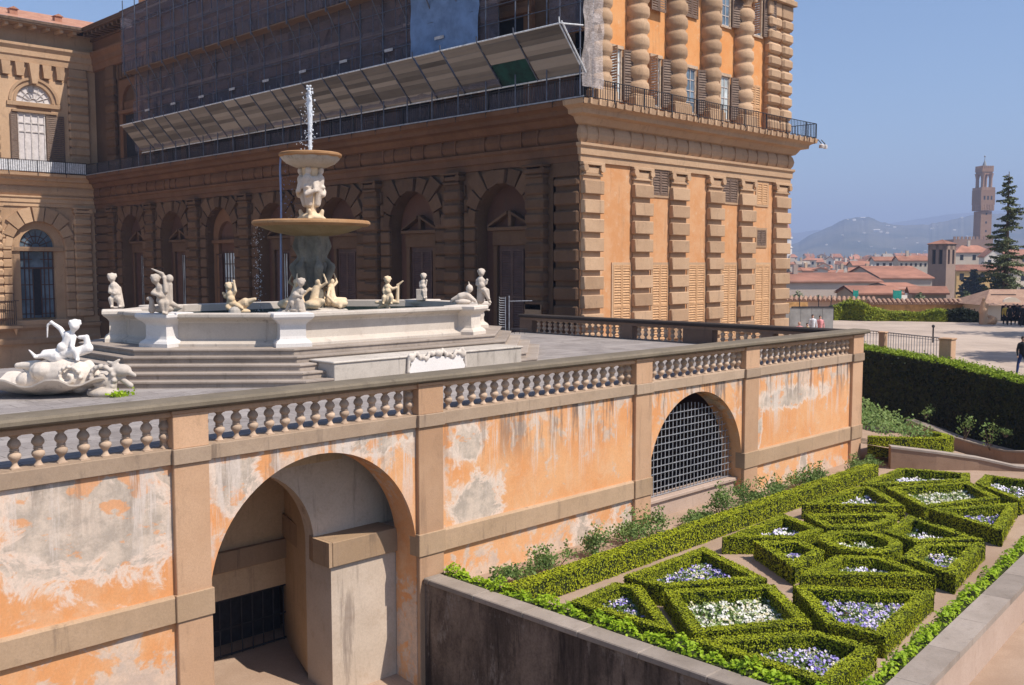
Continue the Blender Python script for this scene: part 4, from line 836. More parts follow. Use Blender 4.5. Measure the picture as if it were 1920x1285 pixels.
b = MB(); b.sweep([(.02, 1.555), (.045, 1.555), (.065, 1.6), (.04, 1.62)], OCT, True); fop(b, 'basin_moulding', 'marble_dirty')
b = MB(); b.sweep([(.1, 1.605), (.165, 1.655), (.275, 1.695), (.315, 1.735), (.315, 1.79), (.2, 1.80)], OCT, True); fop(b, 'basin_rim', 'marble_dirty')
for i, (x, y) in enumerate(OCT):
    c = Vector((x-FX, y-FYc)); pv = Vector(OCT[i-1]); nx_ = Vector(OCT[(i+1) % 8]); cur = Vector((x, y))
    n1 = ((cur-pv).normalized()+(nx_-cur).normalized()); ang = math.atan2(n1.y, n1.x)
    q = math.sqrt(2); b = MB()
    prof = [(.50*q, .90), (.50*q, 1.0), (.46*q, 1.06), (.38*q, 1.12), (.36*q, 1.2), (.36*q, 1.5), (.38*q, 1.55), (.44*q, 1.62), (.52*q, 1.68), (.56*q, 1.74), (.56*q, 1.82), (.53*q, 1.845)]
    out = Vector((n1.y, -n1.x)).normalized()
    b.lathe(prof, x-out.x*.02, y-out.y*.02, 0, 4, False, rot=ang+math.pi/4); fop(b, 'corner_pedestal', 'marble_white' if i in (1, 2) else 'marble')
b = MB(); b.sweep([(-.44, 1.0), (-.44, 1.60), (-.40, 1.60)], OCT, True)
b.add([(p[0], p[1], 1.5) for p in octo(5.8, 3.6, 3.2, 1.3)], [tuple(range(8))]); fop(b, 'water_surface', 'water')
# marble block with a scrolled cartouche set into the steps
bl = MB(); bl.box(15.1, 22.2, 21.78, 24.2, 0.004, .56, .015); bl.box(15.05, 22.25, 21.74, 24.1, .56, .62, .02); blk = fop(bl, 'front_block', 'marble_dirty')
cb_ = MB(); cb_.prism([(-1.0, 0), (1.0, 0), (1.08, .12), (.98, .3), (1.04, .42), (.8, .5), (.4, .42), (0, .5), (-.4, .42), (-.8, .5), (-1.04, .42), (-.98, .3), (-1.08, .12)], 21.70, 21.79, lambda x, y, z: (18.65+x, y, .06+z)); cart = fop(cb_, 'cartouche', 'marble_white', None, blk)
P_ = []
for i in range(60):
    x = -1.05+2.1*i/59; P_.append(('e', (x, -.02+.02*math.sin(i*1.3), .52+.07*math.sin(x*9)*math.copysign(1, x)+.04*math.cos(i*.9)), (.055, .05, .045+.02*(i % 3))))
P_ += [('e', (0, -.05, .58), (.12, .07, .1)), ('e', (-.98, -.02, .5), (.12, .07, .12)), ('e', (.98, -.02, .5), (.12, .07, .12)), ('c', (-1.05, 0, .5), (-1.1, 0, .1), .06, .04), ('c', (1.05, 0, .5), (1.1, 0, .1), .06, .04)]
o = sculpt('scrollwork', P_, .02, M['marble'], None, (18.65, 21.72, .06)); world_parent(o, cart)
# stem and bowls
def gon(prof, seg=40, cx=FX, cy=FYc, **k): b = MB(); b.lathe(prof, cx, cy, 0, seg, **k); return b
fop(gon([(1.2, 1.3), (1.2, 1.62), (1.12, 1.7), (.9, 1.74), (.5, 1.76)], 24), 'stem_plinth', 'marble_dirty')
pr = [('c', (0, 0, 1.7), (0, 0, 3.0), .42, .30), ('c', (0, 0, 3.0), (0, 0, 4.25), .34, .5), ('e', (0, 0, 4.2), (.62, .62, .14))]
for i in range(6):
    a = i*math.pi/3+.3; ca, sa = math.cos(a), math.sin(a)
    pr += [('c', (.45*ca, .45*sa, 2.6), (.62*ca, .62*sa, 3.1), .13, .16), ('c', (.62*ca, .62*sa, 3.1), (.5*ca, .5*sa, 3.35), .14, .06)]
    pr += [('c', (.3*ca, .3*sa, 3.3), (.52*ca, .52*sa, 3.8), .1, .14), ('c', (.52*ca, .52*sa, 3.8), (.46*ca, .46*sa, 4.1), .14, .1)]
o = sculpt('lower_stem', pr, .045, M['wet'], None, (FX, FYc, 0)); world_parent(o, fo)
pr = []
for i in range(5):
    a = i*2*math.pi/5-.9; ca, sa = math.cos(a), math.sin(a); R = .55; t = (-sa, ca)
    pr += [('e', (.9*ca, .9*sa, 1.9), (.3, .3, .16)), ('c', (.66*ca, .66*sa, 1.95), (.58*ca+.12*t[0], .58*sa+.12*t[1], 2.42), .16, .13), ('e', (.62*ca+.16*t[0], .62*sa+.16*t[1], 2.62), (.09, .09, .11)), ('c', (.6*ca+.2*t[0], .6*sa+.2*t[1], 2.42), (.7*ca+.45*t[0], .7*sa+.45*t[1], 2.6), .06, .05), ('c', (.7*ca+.45*t[0], .7*sa+.45*t[1], 2.6), (.62*ca+.35*t[0], .62*sa+.35*t[1], 2.9), .045, .035),
           ('c', (.6*ca-.1*t[0], .6*sa-.1*t[1], 2.4), (.62*ca-.35*t[0], .62*sa-.35*t[1], 2.15), .06, .05), ('c', (.62*ca-.35*t[0], .62*sa-.35*t[1], 2.15), (.8*ca-.3*t[0], .8*sa-.3*t[1], 1.95), .05, .06),
           ('c', (.6*ca, .6*sa, 1.95), (1.0*ca+.3*t[0], 1.0*sa+.3*t[1], 2.0), .17, .1), ('c', (1.0*ca+.3*t[0], 1.0*sa+.3*t[1], 2.0), (1.0*ca-.25*t[0], 1.0*sa-.25*t[1], 1.8), .1, .07)]
o = sculpt('seated_figures', pr, .035, M['fig_ochre'], None, (FX, FYc, 0)); world_parent(o, fo)
bb = fop(gon([(.45, 4.12), (.7, 4.15), (1.2, 4.25), (1.62, 4.4), (1.72, 4.46)], 48), 'lower_bowl', 'bowl_under')
fop(gon([(1.70, 4.44), (1.86, 4.46), (1.93, 4.52), (1.93, 4.58), (1.88, 4.63), (1.75, 4.64), (1.66, 4.58), (1.2, 4.45), (.3, 4.40)], 56), 'bowl_rim', 'bowl', None, bb)
pr = [('c', (0, 0, 4.4), (0, 0, 5.2), .2, .16), ('e', (0, 0, 4.75), (.36, .36, .16)), ('c', (0, 0, 5.2), (0, 0, 6.4), .2, .3)]
for i in range(4):
    a = i*math.pi/2-.75; ca, sa = math.cos(a), math.sin(a)
    pr += [('c', (.28*ca, .28*sa, 4.72), (.36*ca, .36*sa, 4.95), .1, .07), ('c', (.36*ca, .36*sa, 4.72), (.44*ca, .44*sa, 4.68), .08, .06)]
o = sculpt('upper_stem_foot', pr, .03, M['fig_ochre'], None, (FX, FYc, 0)); world_parent(o, fo)
pr = []
for i in range(4):
    a = i*math.pi/2-.95; ca, sa = math.cos(a), math.sin(a); t = (-sa, ca)
    pr += [('c', (.2*ca, .2*sa, 5.2), (.27*ca, .27*sa, 5.6), .13, .17), ('c', (.27*ca, .27*sa, 5.6), (.3*ca, .3*sa, 6.0), .15, .17), ('e', (.33*ca+.04*t[0], .33*sa+.04*t[1], 6.27), (.11, .11, .13)), ('e', (.4*ca, .4*sa, 5.72), (.1, .1, .07)), ('c', (.26*ca+.2*t[0], .26*sa+.2*t[1], 6.0), (.34*ca+.28*t[0], .34*sa+.28*t[1], 5.6), .09, .07),
           ('c', (.26*ca-.2*t[0], .26*sa-.2*t[1], 6.0), (.34*ca-.28*t[0], .34*sa-.28*t[1], 5.6), .09, .07), ('c', (.36*ca+.28*t[0], .36*sa+.28*t[1], 5.6), (.42*ca, .42*sa, 5.48), .07, .09)]
o = sculpt('upper_figures', pr, .03, M['figure'], None, (FX, FYc, 0)); world_parent(o, fo)
bb = fop(gon([(.26, 6.36), (.5, 6.38), (.78, 6.5), (.92, 6.64), (.96, 6.72)], 48, flute=.02, nf=12), 'upper_bowl', 'marble_dirty')
fop(gon([(.93, 6.70), (1.0, 6.72), (1.03, 6.76), (1.02, 6.82), (.97, 6.85), (.9, 6.83), (.6, 6.68), (.1, 6.66)], 48), 'bowl_rim', 'bowl', None, bb)
# water
def blobs(pts): b = MB(); [b.sphere(p, r, 6, 4) for p, r in pts]; return b
P = []
for i in range(330):
    t = rng.random(); z = 6.75+2.28*t; wv = .045+.05*t; P.append(((FX+rng.normal(0, wv*.55), FYc+rng.normal(0, wv*.55), z), rng.uniform(.012, .04)))
b = MB(); b.tube([(FX-.02, FYc, 6.7), (FX, FYc, 7.3), (FX+.01, FYc, 8.0), (FX, FYc, 8.6), (FX-.01, FYc, 9.0)], [.05, .06, .08, .085, .04], 8); pass
b2 = blobs(P); b.add(b2.v, b2.f, True)
for i in range(110):
    a = rng.uniform(0, 6.28); r = abs(rng.normal(0, .15)); z = 6.8+2*rng.random(); b.sphere((FX+r*math.cos(a)-.08, FYc+r*math.sin(a)+.08, z), rng.uniform(.008, .022), 5, 3)
tag(b.build('water_jet', M['spray'], clean=False), 'white jet of water rising from the small upper bowl of the fountain', 'water jet')
b = MB(); px = FX-.707*.98; py = FYc+.707*.98
b.tube([(px, py, 6.74), (px-.02, py+.02, 6.3), (px-.01, py+.01, 5.2), (px-.03, py+.03, 4.2), (px-.06, py+.06, 1.5)], [.03, .035, .03, .035, .04], 6)
b2 = blobs([((px+rng.normal(.1, .12), py-rng.normal(.1, .12), rng.uniform(4.4, 6.6)), rng.uniform(.008, .02)) for i in range(60)]); b.add(b2.v, b2.f, True)
tag(b.build('water_stream', M['stream'], clean=False), 'thin blue thread of water falling from the left edge of the upper bowl', 'water')
b = MB(); b2 = blobs([((FX-.707*(1.8+rng.normal(0, .1))+rng.normal(0, .02), FYc+.707*(1.8+rng.normal(0, .1)), 1.5+3*rng.random()), rng.uniform(.008, .018)) for i in range(160)]); b.add(b2.v, b2.f, True)
tag(b.build('water_drips', M['spray'], clean=False), 'scattered drips falling from the left edge of the wide lower bowl', 'water', None, 'stuff')
# ---------------- small statues: local x = right in the photo, y = away, z up
def kid(lean=0, head=(0, 0), arms=(), legs=(), torso=((0, 0, .1), (0, 0, .55)), sc=1.0):
    a, c = torso; hx, hy, hz = c[0]+head[0], c[1]+head[1], c[2]+.2
    pr = [('e', (a[0], a[1], a[2]+.05), (.17, .16, .15)), ('e', (a[0], a[1]-.05, a[2]+.18), (.14, .14, .13)), ('c', a, c, .14, .135), ('c', c, (hx, hy, hz), .06, .07), ('e', (hx, hy, hz+.06), (.12, .13, .135)), ('e', (hx, hy+.03, hz+.12), (.125, .125, .1))]+[('e', (hx+.11*math.cos(q_), hy+.03+.08*math.sin(q_*2), hz+.1+.08*math.sin(q_)), (.045, .05, .045)) for q_ in (.1, .8, 1.57, 2.3, 3.0)]+[('c', c, (hx, hy, hz), .06, .07), ('e', (hx+.02, hy-.11, hz+.03), (.025, .03, .03))]
    for e, h in arms:
        pr += [('c', (c[0]+(.1 if e[0] > c[0] else -.1), c[1], c[2]-.02), e, .075, .06), ('c', e, h, .06, .04), ('e', h, (.05, .05, .05))]
    for k, f in legs:
        pr += [('c', (a[0]+(.06 if k[0] > a[0] else -.06), a[1], a[2]+.02), k, .115, .085), ('c', k, f, .085, .05), ('e', (f[0]+.02, f[1]-.05, f[2]), (.045, .08, .035))]
    return pr
def statue(prims, u, v, z, label, mat='figure', size=1.0, name='statue', vox=.018, pos=None):
    p = pos or atz(u, v, z); e = thing(name, label, 'statue', 'marble cherubs round the fountain basin', (p[0], p[1], z), R45)
    o = sculpt('figure', prims, vox, M[mat], e); e.scale = (size,)*3; return e
statue(kid(torso=((.02, 0, .3), (-.03, 0, .68)), head=(-.06, -.02), arms=[((-.12, -.12, .5), (.03, -.16, .45)), ((.13, -.05, .45), (.05, -.1, .3))], legs=[((-.1, -.12, .28), (-.08, -.1, .03)), ((.12, -.06, .26), (.14, -.02, .03))])+[('c', (.1, .05, .6), (.17, .05, .05), .08, .09), ('e', (.02, .03, .0), (.2, .14, .05))], 217, 577, 1.84, 'white marble cherub standing wrapped at the far left corner of the basin', size=1.0)
statue(kid(torso=((.0, 0, .32), (-.04, 0, .7)), head=(-.12, -.05), arms=[((-.22, -.12, .58), (.0, -.2, .5)), ((.14, -.1, .62), (.08, -.05, 1.0))], legs=[((.02, -.16, .3), (.06, -.1, .03)), ((.16, -.1, .28), (.14, -.1, .0))])+
       [('c', (.12, .1, .3), (.16, .08, .8), .15, .12), ('e', (.2, .06, .98), (.11, .11, .12)), ('c', (.18, .05, .8), (.02, .0, 1.12), .06, .05), ('c', (.02, 0, 1.12), (-.26, -.05, 1.26), .045, .02), ('c', (.15, .1, .3), (.42, .1, .18), .1, .05), ('c', (-.3, 0, .1), (-.28, -.05, .34), .1, .07), ('e', (-.34, -.06, .42), (.09, .07, .06)), ('e', (.0, .08, .12), (.3, .14, .12))],
       305, 588, 1.85, 'pair of white cherubs wrestling with raised arms on the near left corner of the basin', size=.98)
statue(kid(torso=((-.1, 0, .25), (-.14, 0, .58)), head=(-.03, 0), arms=[((-.3, 0, .5), (-.36, 0, .62)), ((.05, -.05, .7), (.0, -.02, 1.02))], legs=[((.1, -.1, .22), (.28, -.1, .12)), ((-.2, -.12, .15), (0, -.1, .02))])+[('c', (0, .1, .1), (.35, .05, .3), .16, .17), ('c', (.35, .05, .3), (.68, .0, .42), .13, .06), ('e', (.2, 0, .02), (.34, .2, .1))],
       440, 585, 1.7, 'ochre stained cherub riding a dolphin inside the basin on the left', 'fig_ochre', .95)
statue([('c', (0, 0, -.3), (0, 0, .02), .16, .2)], 440, 588, 1.68, 'small stone pedestal in the water under the cherub with a dolphin', 'marble_dirty', 1, 'statue_pedestal')
statue(kid(torso=((.0, 0, .36), (.1, 0, .7)), head=(.08, -.06), arms=[((.22, -.14, .6), (.32, -.12, .66)), ((0, -.15, .55), (.2, -.16, .5))], legs=[((.1, -.16, .36), (.14, -.14, .04)), ((-.12, -.1, .3), (-.06, -.06, .04))])+[('c', (0, .06, .66), (-.16, .08, .35), .1, .13), ('c', (-.16, .08, .35), (-.34, 0, .04), .11, .05), ('e', (0, 0, .05), (.26, .18, .1)), ('c', (.1, 0, .3), (.12, 0, .0), .16, .2)],
       556, 584, 1.86, 'white cherub with drapery trailing left on the front corner pedestal of the basin', size=.86)
statue(kid(torso=((.0, 0, .35), (-.02, 0, .68)), head=(.0, 0), arms=[((.16, -.08, .62), (.3, -.05, .66)), ((-.16, -.06, .55), (-.12, -.1, .4))], legs=[((-.14, -.14, .3), (-.18, -.16, .08)), ((.14, -.14, .3), (.12, -.14, .08))])+[('c', (.34, 0, .12), (.36, 0, .75), .07, .06), ('c', (.36, 0, .75), (.55, 0, .9), .05, .03), ('e', (.0, 0, .25), (.2, .18, .22)), ('c', (.0, 0, .1), (-.45, 0, .12), .09, .06), ('c', (-.1, 0, .05), (-.35, -.05, -.05), .1, .06), ('c', (.1, 0, .15), (.34, 0, .12), .1, .08), ('c', (.0, 0, -.1), (-.1, 0, .1), .08, .1)],
       728, 573, 1.7, 'ochre cherub holding up a dolphin tail inside the basin on the right', 'fig_ochre', .98)
statue(kid(torso=((.02, 0, .42), (-.0, 0, .78)), head=(.03, 0), arms=[((.12, -.06, .66), (.17, -.08, .86)), ((-.1, -.08, .6), (.02, -.12, .52))], legs=[((.1, -.1, .4), (.14, -.1, .12)), ((.02, -.14, .4), (.06, -.14, .1))]), 793, 563, 1.84, 'white cherub seated on a square block on the far rim of the basin', size=.86)
bq = MB(); bq.box(-.24, .12, -.15, .2, 0, .42, .01); p = atz(793, 563, 1.84); o = bq.build('block', M['figure']); o.location = p; o.rotation_euler = (0, 0, R45); tag(o, 'square marble seat under the cherub on the far rim of the basin', 'block')
statue([('c', (-.4, 0, .15), (-.1, 0, .28), .07, .12), ('c', (-.1, 0, .28), (.15, 0, .35), .14, .13), ('e', (.25, 0, .58), (.14, .14, .16)), ('c', (.2, 0, .3), (.45, 0, .12), .12, .07), ('c', (-.3, 0, .2), (-.45, 0, .08), .08, .05), ('e', (0, 0, .08), (.34, .17, .12)), ('c', (.25, 0, .7), (.22, 0, .84), .04, .02)],
       868, 570, 1.84, 'white cherub crouching with its round head low on the right rim of the basin', size=.9)
statue(kid(torso=((.0, 0, .45), (-.04, 0, .82)), head=(.03, 0), arms=[((.16, -.08, .7), (.2, -.1, .82)), ((-.16, -.02, .66), (-.02, -.12, .58))], legs=[((.2, -.12, .44), (.26, -.1, .14)), ((.12, -.16, .42), (.3, -.12, .02))])+[('c', (-.04, .02, .1), (-.02, .02, .42), .15, .15)], 903, 568, 1.84, 'white cherub seated with dangling legs at the right end of the basin rim', size=.98)
statue(kid(torso=((.0, 0, .35), (-.0, 0, .72)), head=(.05, 0), arms=[((.16, -.05, .62), (.36, -.05, .58)), ((-.14, 0, .6), (-.1, -.1, .45))], legs=[((.06, -.1, .3), (.08, -.1, .02)), ((-.06, -.1, .3), (-.04, -.1, .02))]), 0, 0, .95, 'white cherub standing on the steps beyond the right end of the basin', size=.85, pos=(25.9, 27.6))
# ---------------- shell fountain at the left
sf = thing('shell_fountain', 'scalloped marble shell basin with scrolls and sea monster at the left', 'fountain', None, (9.2, 25.0, 0), R45)
b = MB(); nr, na = 10, 72; vs = []
for side in (0, 1):
    for i in range(nr+1):
        t = i/nr
        for j in range(na):
            a = 2*math.pi*j/na; sc_ = math.copysign(abs(math.sin(9*a))**.45, math.sin(9*a)); rx, ry = 1.75, 1.0; r = t*(1+.05*sc_*t)
            z = .06+.36*t**1.7+.085*sc_*t**2-(0 if side == 0 else .07*(1-t*.4)); vs.append((-.35+rx*r*math.cos(a), ry*r*math.sin(a), max(z, .0)))
fs = []
for side in (0, 1):
    o_ = side*(nr+1)*na
    for i in range(nr):
        for j in range(na): fs.append((o_+i*na+j, o_+i*na+(j+1) % na, o_+(i+1)*na+(j+1) % na, o_+(i+1)*na+j))
for j in range(na): fs.append((nr*na+j, nr*na+(j+1) % na, (nr+1)*na+nr*na+(j+1) % na, (nr+1)*na+nr*na+j))
b.add(vs, fs, True); b.build('shell_basin', M['marble'], sf)
pr = [('e', (.15, .05, .5), (.7, .4, .42)), ('e', (-.3, 0, .6), (.4, .35, .25)), ('c', (-.5, 0, .75), (-1.0, 0, .72), .12, .08), ('e', (-.75, .1, .35), (.35, .3, .25)), ('e', (.55, -.12, .45), (.34, .3, .4))]
for i in range(16):
    a = i*.5; r = .30-.016*i; pr.append(('e', (.42+r*math.cos(a), -.42, .48+r*math.sin(a)), (.055, .08, .055)))
pr += [('c', (.75, 0, .75), (1.05, -.05, .35), .12, .12)]
sculpt('scroll_body', pr, .03, M['marble'], sf)
pr = []
for i in range(20):
    a = -.6+i*.42; r = .36-.016*i; pr.append(('e', (1.15+r*math.cos(a), -.3, .45+r*math.sin(a)), (.07, .1, .07)))
pr += [('c', (1.35, -.25, .1), (1.45, -.2, .6), .16, .12), ('e', (1.6, -.15, .62), (.26, .2, .16)), ('c', (1.6, -.15, .68), (1.95, -.2, .5), .1, .05), ('c', (1.55, -.15, .45), (1.85, -.2, .25), .08, .07), ('c', (1.4, -.1, .75), (1.55, -.1, .88), .07, .03), ('e', (1.2, -.3, .08), (.4, .25, .14)), ('c', (1.45, 0, .72), (1.2, .05, .8), .08, .04)]
sculpt('sea_monster', pr, .026, M['marble'], sf)
pr = kid(torso=((.15, 0, 1.0), (.3, 0, 1.45)), head=(.15, -.03), arms=[((.05, .1, 1.62), (-.18, .12, 1.78)), ((.42, -.15, 1.2), (.5, -.15, .95))], legs=[((.5, -.15, 1.1), (.55, -.15, .88)), ((-.1, -.1, 1.0), (-.5, -.1, .95))])
pr += [('c', (-.18, .12, 1.78), (-.28, .12, 1.72), .035, .03), ('c', (-.28, .12, 1.72), (-.3, .12, 1.4), .03, .02), ('c', (.35, 0, 1.0), (.75, 0, 1.15), .12, .13), ('c', (.75, 0, 1.15), (.72, 0, 1.42), .1, .07), ('c', (.72, 0, 1.42), (.55, 0, 1.42), .06, .05), ('c', (0, 0, .95), (-.3, 0, 1.0), .2, .12), ('c', (-.5, -.1, .95), (-.66, -.1, 1.12), .05, .02)]
e = thing('statue', 'white winged cherub archer riding the scrolls of the shell fountain with one arm raised', 'statue', None, (9.2, 25.0, 0), R45); sculpt('figure', pr, .022, M['marble_white'], e)
# weeds and gate at the terrace edge
C = np.array([(10.1, 23.6, .06)])+rng.normal(0, (.16, .1, .04), (120, 3)); tag(quads('weed_tuft', C, rng.normal(0, 1, (120, 3)), .09, M['leaf_ivy']), 'tuft of green weeds growing between the shell basin and the steps', 'plant', None, 'stuff')
g = thing('gate_post', 'thin iron gate post with spiked edge and swinging arm beyond the fountain steps', 'gate', None, (31.9, 32.1, 0))
b = MB(); b.tube([(0, 0, 0), (0, 0, 1.75)], .025, 6); b.tube([(-.12, .12, 0), (-.12, .12, 1.7)], .02, 6)
for i in range(15): b.tube([(-.12, .12, .1+i*.11), (-.3, .3, .1+i*.11), (-.33, .33, .16+i*.11)], .012, 4)
b.build('post', M['iron_pale'], g); b = MB(); b.tube([(0, 0, 1.5), (.75, -.75, 1.52)], .018, 5); b.build('arm', M['iron_pale'], g)
b = MB()
for i in range(14): b.tube([(-1.7+i*.17, 1.7-i*.17, -.1), (-1.7+i*.17, 1.7-i*.17, .22)], .014, 4)
b.tube([(-1.7, 1.7, .22), (.6, -.6, .22)], .02, 4); b.build('low_rail', M['iron'], g)
# ================================================================ garden walls
def wall(name, label, b, mat, cope=None, cb=None):
    t = thing(name, label, 'wall', None, tuple(b.v[0]))
    world_parent(b.build('wall_face', M[mat]), t)
    if cb: world_parent(cb.build('coping', M[cope]), t)
    return t
b = MB(); b.box(13.33, 13.68, 6.0, 16.0, -6.3, -3.62); cb = MB()
y = 6.0
while y < 16: cb.box(13.27, 13.74, y+.003, min(y+1.4, 15.98)-.003, -3.62, -3.5, .018); y += 1.4
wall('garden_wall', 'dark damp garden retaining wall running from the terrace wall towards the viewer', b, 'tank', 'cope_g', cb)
def strip(p, q, w, side=1):
    p = Vector(p); q = Vector(q); d = (q-p).normalized(); n = Vector((d.y, -d.x))*side*w; return [p, q, q+n, p+n]
RI, RO = (13.5, 6.30), (36.0, 8.42)
b = MB(); pl = strip((13.5, 5.86), (36, 7.98), .34, -1); b.prism([(p.x, p.y) for p in pl], -4.4, -3.42, axis='z'); cb = MB()
d = (Vector((36, 7.9))-Vector((13.3, 5.76))); L = d.length; d.normalize(); s = 0
while s < L:
    a = Vector((13.3, 5.76))+d*(s+.004); c = Vector((13.3, 5.76))+d*(min(L, s+1.7)-.004); pl = strip(a, c, .52, -1); cb.prism([(p.x, p.y) for p in pl], -3.42, -3.3, axis='z'); s += 1.7
wall('garden_wall', 'pale sunlit garden wall with broad stone coping at the lower right', b, 'wall_pink', 'cope_g', cb)
# wall under the upper bed and wall beyond the sloping path
def vwall(pts, thick, name, label, mat, cope='cope_g', ch=.07):
    """pts: list of (x, y, ztop, zbottom)"""
    b = MB(); cb = MB(); n = len(pts); nrm = []
    for i in range(n):
        a = Vector(pts[max(i-1, 0)][:2]); c = Vector(pts[min(i+1, n-1)][:2]); d = (c-a).normalized(); nrm.append(Vector((d.y, -d.x))*thick)
    vs = []; vc = []
    for (x, y, zt, zb), m_ in zip(pts, nrm):
        vs += [(x, y, zb), (x, y, zt), (x-m_.x, y-m_.y, zt), (x-m_.x, y-m_.y, zb)]; e = 1.1
        vc += [(x+m_.x*.08, y+m_.y*.08, zt), (x+m_.x*.08, y+m_.y*.08, zt+ch), (x-m_.x*e, y-m_.y*e, zt+ch), (x-m_.x*e, y-m_.y*e, zt)]
    for V, B_ in ((vs, b), (vc, cb)):
        fs = [(4*i+j, 4*i+4+j, 4*i+4+(j+1) % 4, 4*i+(j+1) % 4) for i in range(n-1) for j in range(4)]+[(0, 1, 2, 3), (4*n-1, 4*n-2, 4*n-3, 4*n-4)]; B_.add(V, fs)
    return wall(name, label, b, mat, cope, cb)
vwall([(33.0, 14.55, -3.15, -4.2), (33.9, 13.35, -3.3, -4.2), (34.9, 12.3, -3.5, -4.2), (35.6, 11.35, -3.75, -4.3), (37.0, 9.4, -3.9, -4.4)], .35, 'garden_wall', 'low brown retaining wall closing the far end of the parterre', 'brownwall')
q = lambda u, v, d: at(u, v, d)
Bp = [(1700, 790, 43.6), (1735, 802, 42.4), (1790, 823, 40.6), (1835, 836, 39.2), (1884, 848, 37.6), (1925, 850, 36.5)]
vwall([(q(*p).x, q(*p).y, q(*p).z, q(*p).z-1.0) for p in Bp], .4, 'garden_wall', 'low stone wall at the foot of the tall dark hedge', 'brownwall')
# path between the two walls and upper bed soil, sloping away
pts = [(33.2, 14.6, -3.2), (34.9, 12.5, -3.55), (35.8, 11.5, -3.8), (37.2, 9.6, -3.95)]+[(q(*p).x-.1, q(*p).y-.1, q(*p).z-(.62 if i < 5 else .5)) for i, p in enumerate(Bp[::-1])]+[(34.5, 18.5, -3.3)]
b = MB(); b.add(pts, [(0, 1, 2, 3, 4, 5, 6, 7, 8, 9, 10)]); o = b.build('garden_path', M['path']); struct(o)
# ================================================================ hedges
def hedge_ring(poly, w, z0, z1, name, label, group, leaf='leaf_box', size=.045, dens=950, closed=True, inner=True, core='core_box'):
    """clipped hedge following a closed outline (or a line) with flat top and square sides"""
    P = [Vector(p) for p in poly]; n = len(P)
    A2 = sum(P[i].x*P[(i+1) % n].y-P[(i+1) % n].x*P[i].y for i in range(n))
    if closed and A2 < 0: P = P[::-1]
    ins = []
    for i in range(n):
        d0 = (P[i]-P[i-1]).normalized() if (closed or i > 0) else None; d1 = (P[(i+1) % n]-P[i]).normalized() if (closed or i < n-1) else None
        d0 = d0 or d1; d1 = d1 or d0
        n0 = Vector((-d0.y, d0.x)); n1 = Vector((-d1.y, d1.x)); mm = (n0+n1).normalized(); ins.append(P[i]+mm*(w/max(.42, mm.dot(n0))))
    faces = []; b = MB(); wob = lambda p, z: (p.x, p.y, z)
    for i in range(n if closed else n-1):
        j = (i+1) % n; o0, o1, i0, i1 = P[i], P[j], ins[i], ins[j]
        faces.append([wob(o0, z1), wob(o1, z1), wob(i1, z1), wob(i0, z1)])
        faces.append([wob(o0, z0), wob(o1, z0), wob(o1, z1), wob(o0, z1)])
        faces.append([wob(i1, z0), wob(i0, z0), wob(i0, z1), wob(i1, z1)])
    if not closed:
        faces.append([wob(P[0], z1), wob(ins[0], z1), wob(ins[0], z0), wob(P[0], z0)]); faces.append([wob(P[-1], z0), wob(ins[-1], z0), wob(ins[-1], z1), wob(P[-1], z1)])
    s = .03
    for f in faces:
        nn = Vector(np.cross(np.array(f[1])-np.array(f[0]), np.array(f[3])-np.array(f[0]))); nn = nn.normalized() if nn.length > 0 else nn
        b.add([tuple(Vector(p)-nn*s) for p in f], [(0, 1, 2, 3)])
    c = sum(P, Vector((0, 0)))/n; t = thing(name, label, 'hedge', group, (c.x, c.y, z0))
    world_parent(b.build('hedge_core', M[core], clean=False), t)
    C, N = scatter(faces, dens, .62)
    # slight waviness of clipped surfaces
    hol = np.sin(C[:, 0]*7.3+C[:, 2]*9)*np.sin(C[:, 1]*8.1-C[:, 2]*7)+.5*np.sin(C[:, 0]*19+C[:, 1]*17); kp = (hol < 1.2) | (rng.random(len(C)) < .35); C = C[kp]; N = N[kp]
    wv = .006*np.sin(C[:, 0]*5.1+C[:, 1]*3.3)+.006*np.sin(C[:, 0]*11-C[:, 1]*9); C = C+N*(wv[:, None]+rng.normal(0, .009, (len(C), 1)))
    world_parent(quads('foliage', C, N, size, M[leaf], None, jit=.3), t)
    return t, ins
G0, G1 = -3.87, -3.45
def chunk(ax, bx): pass
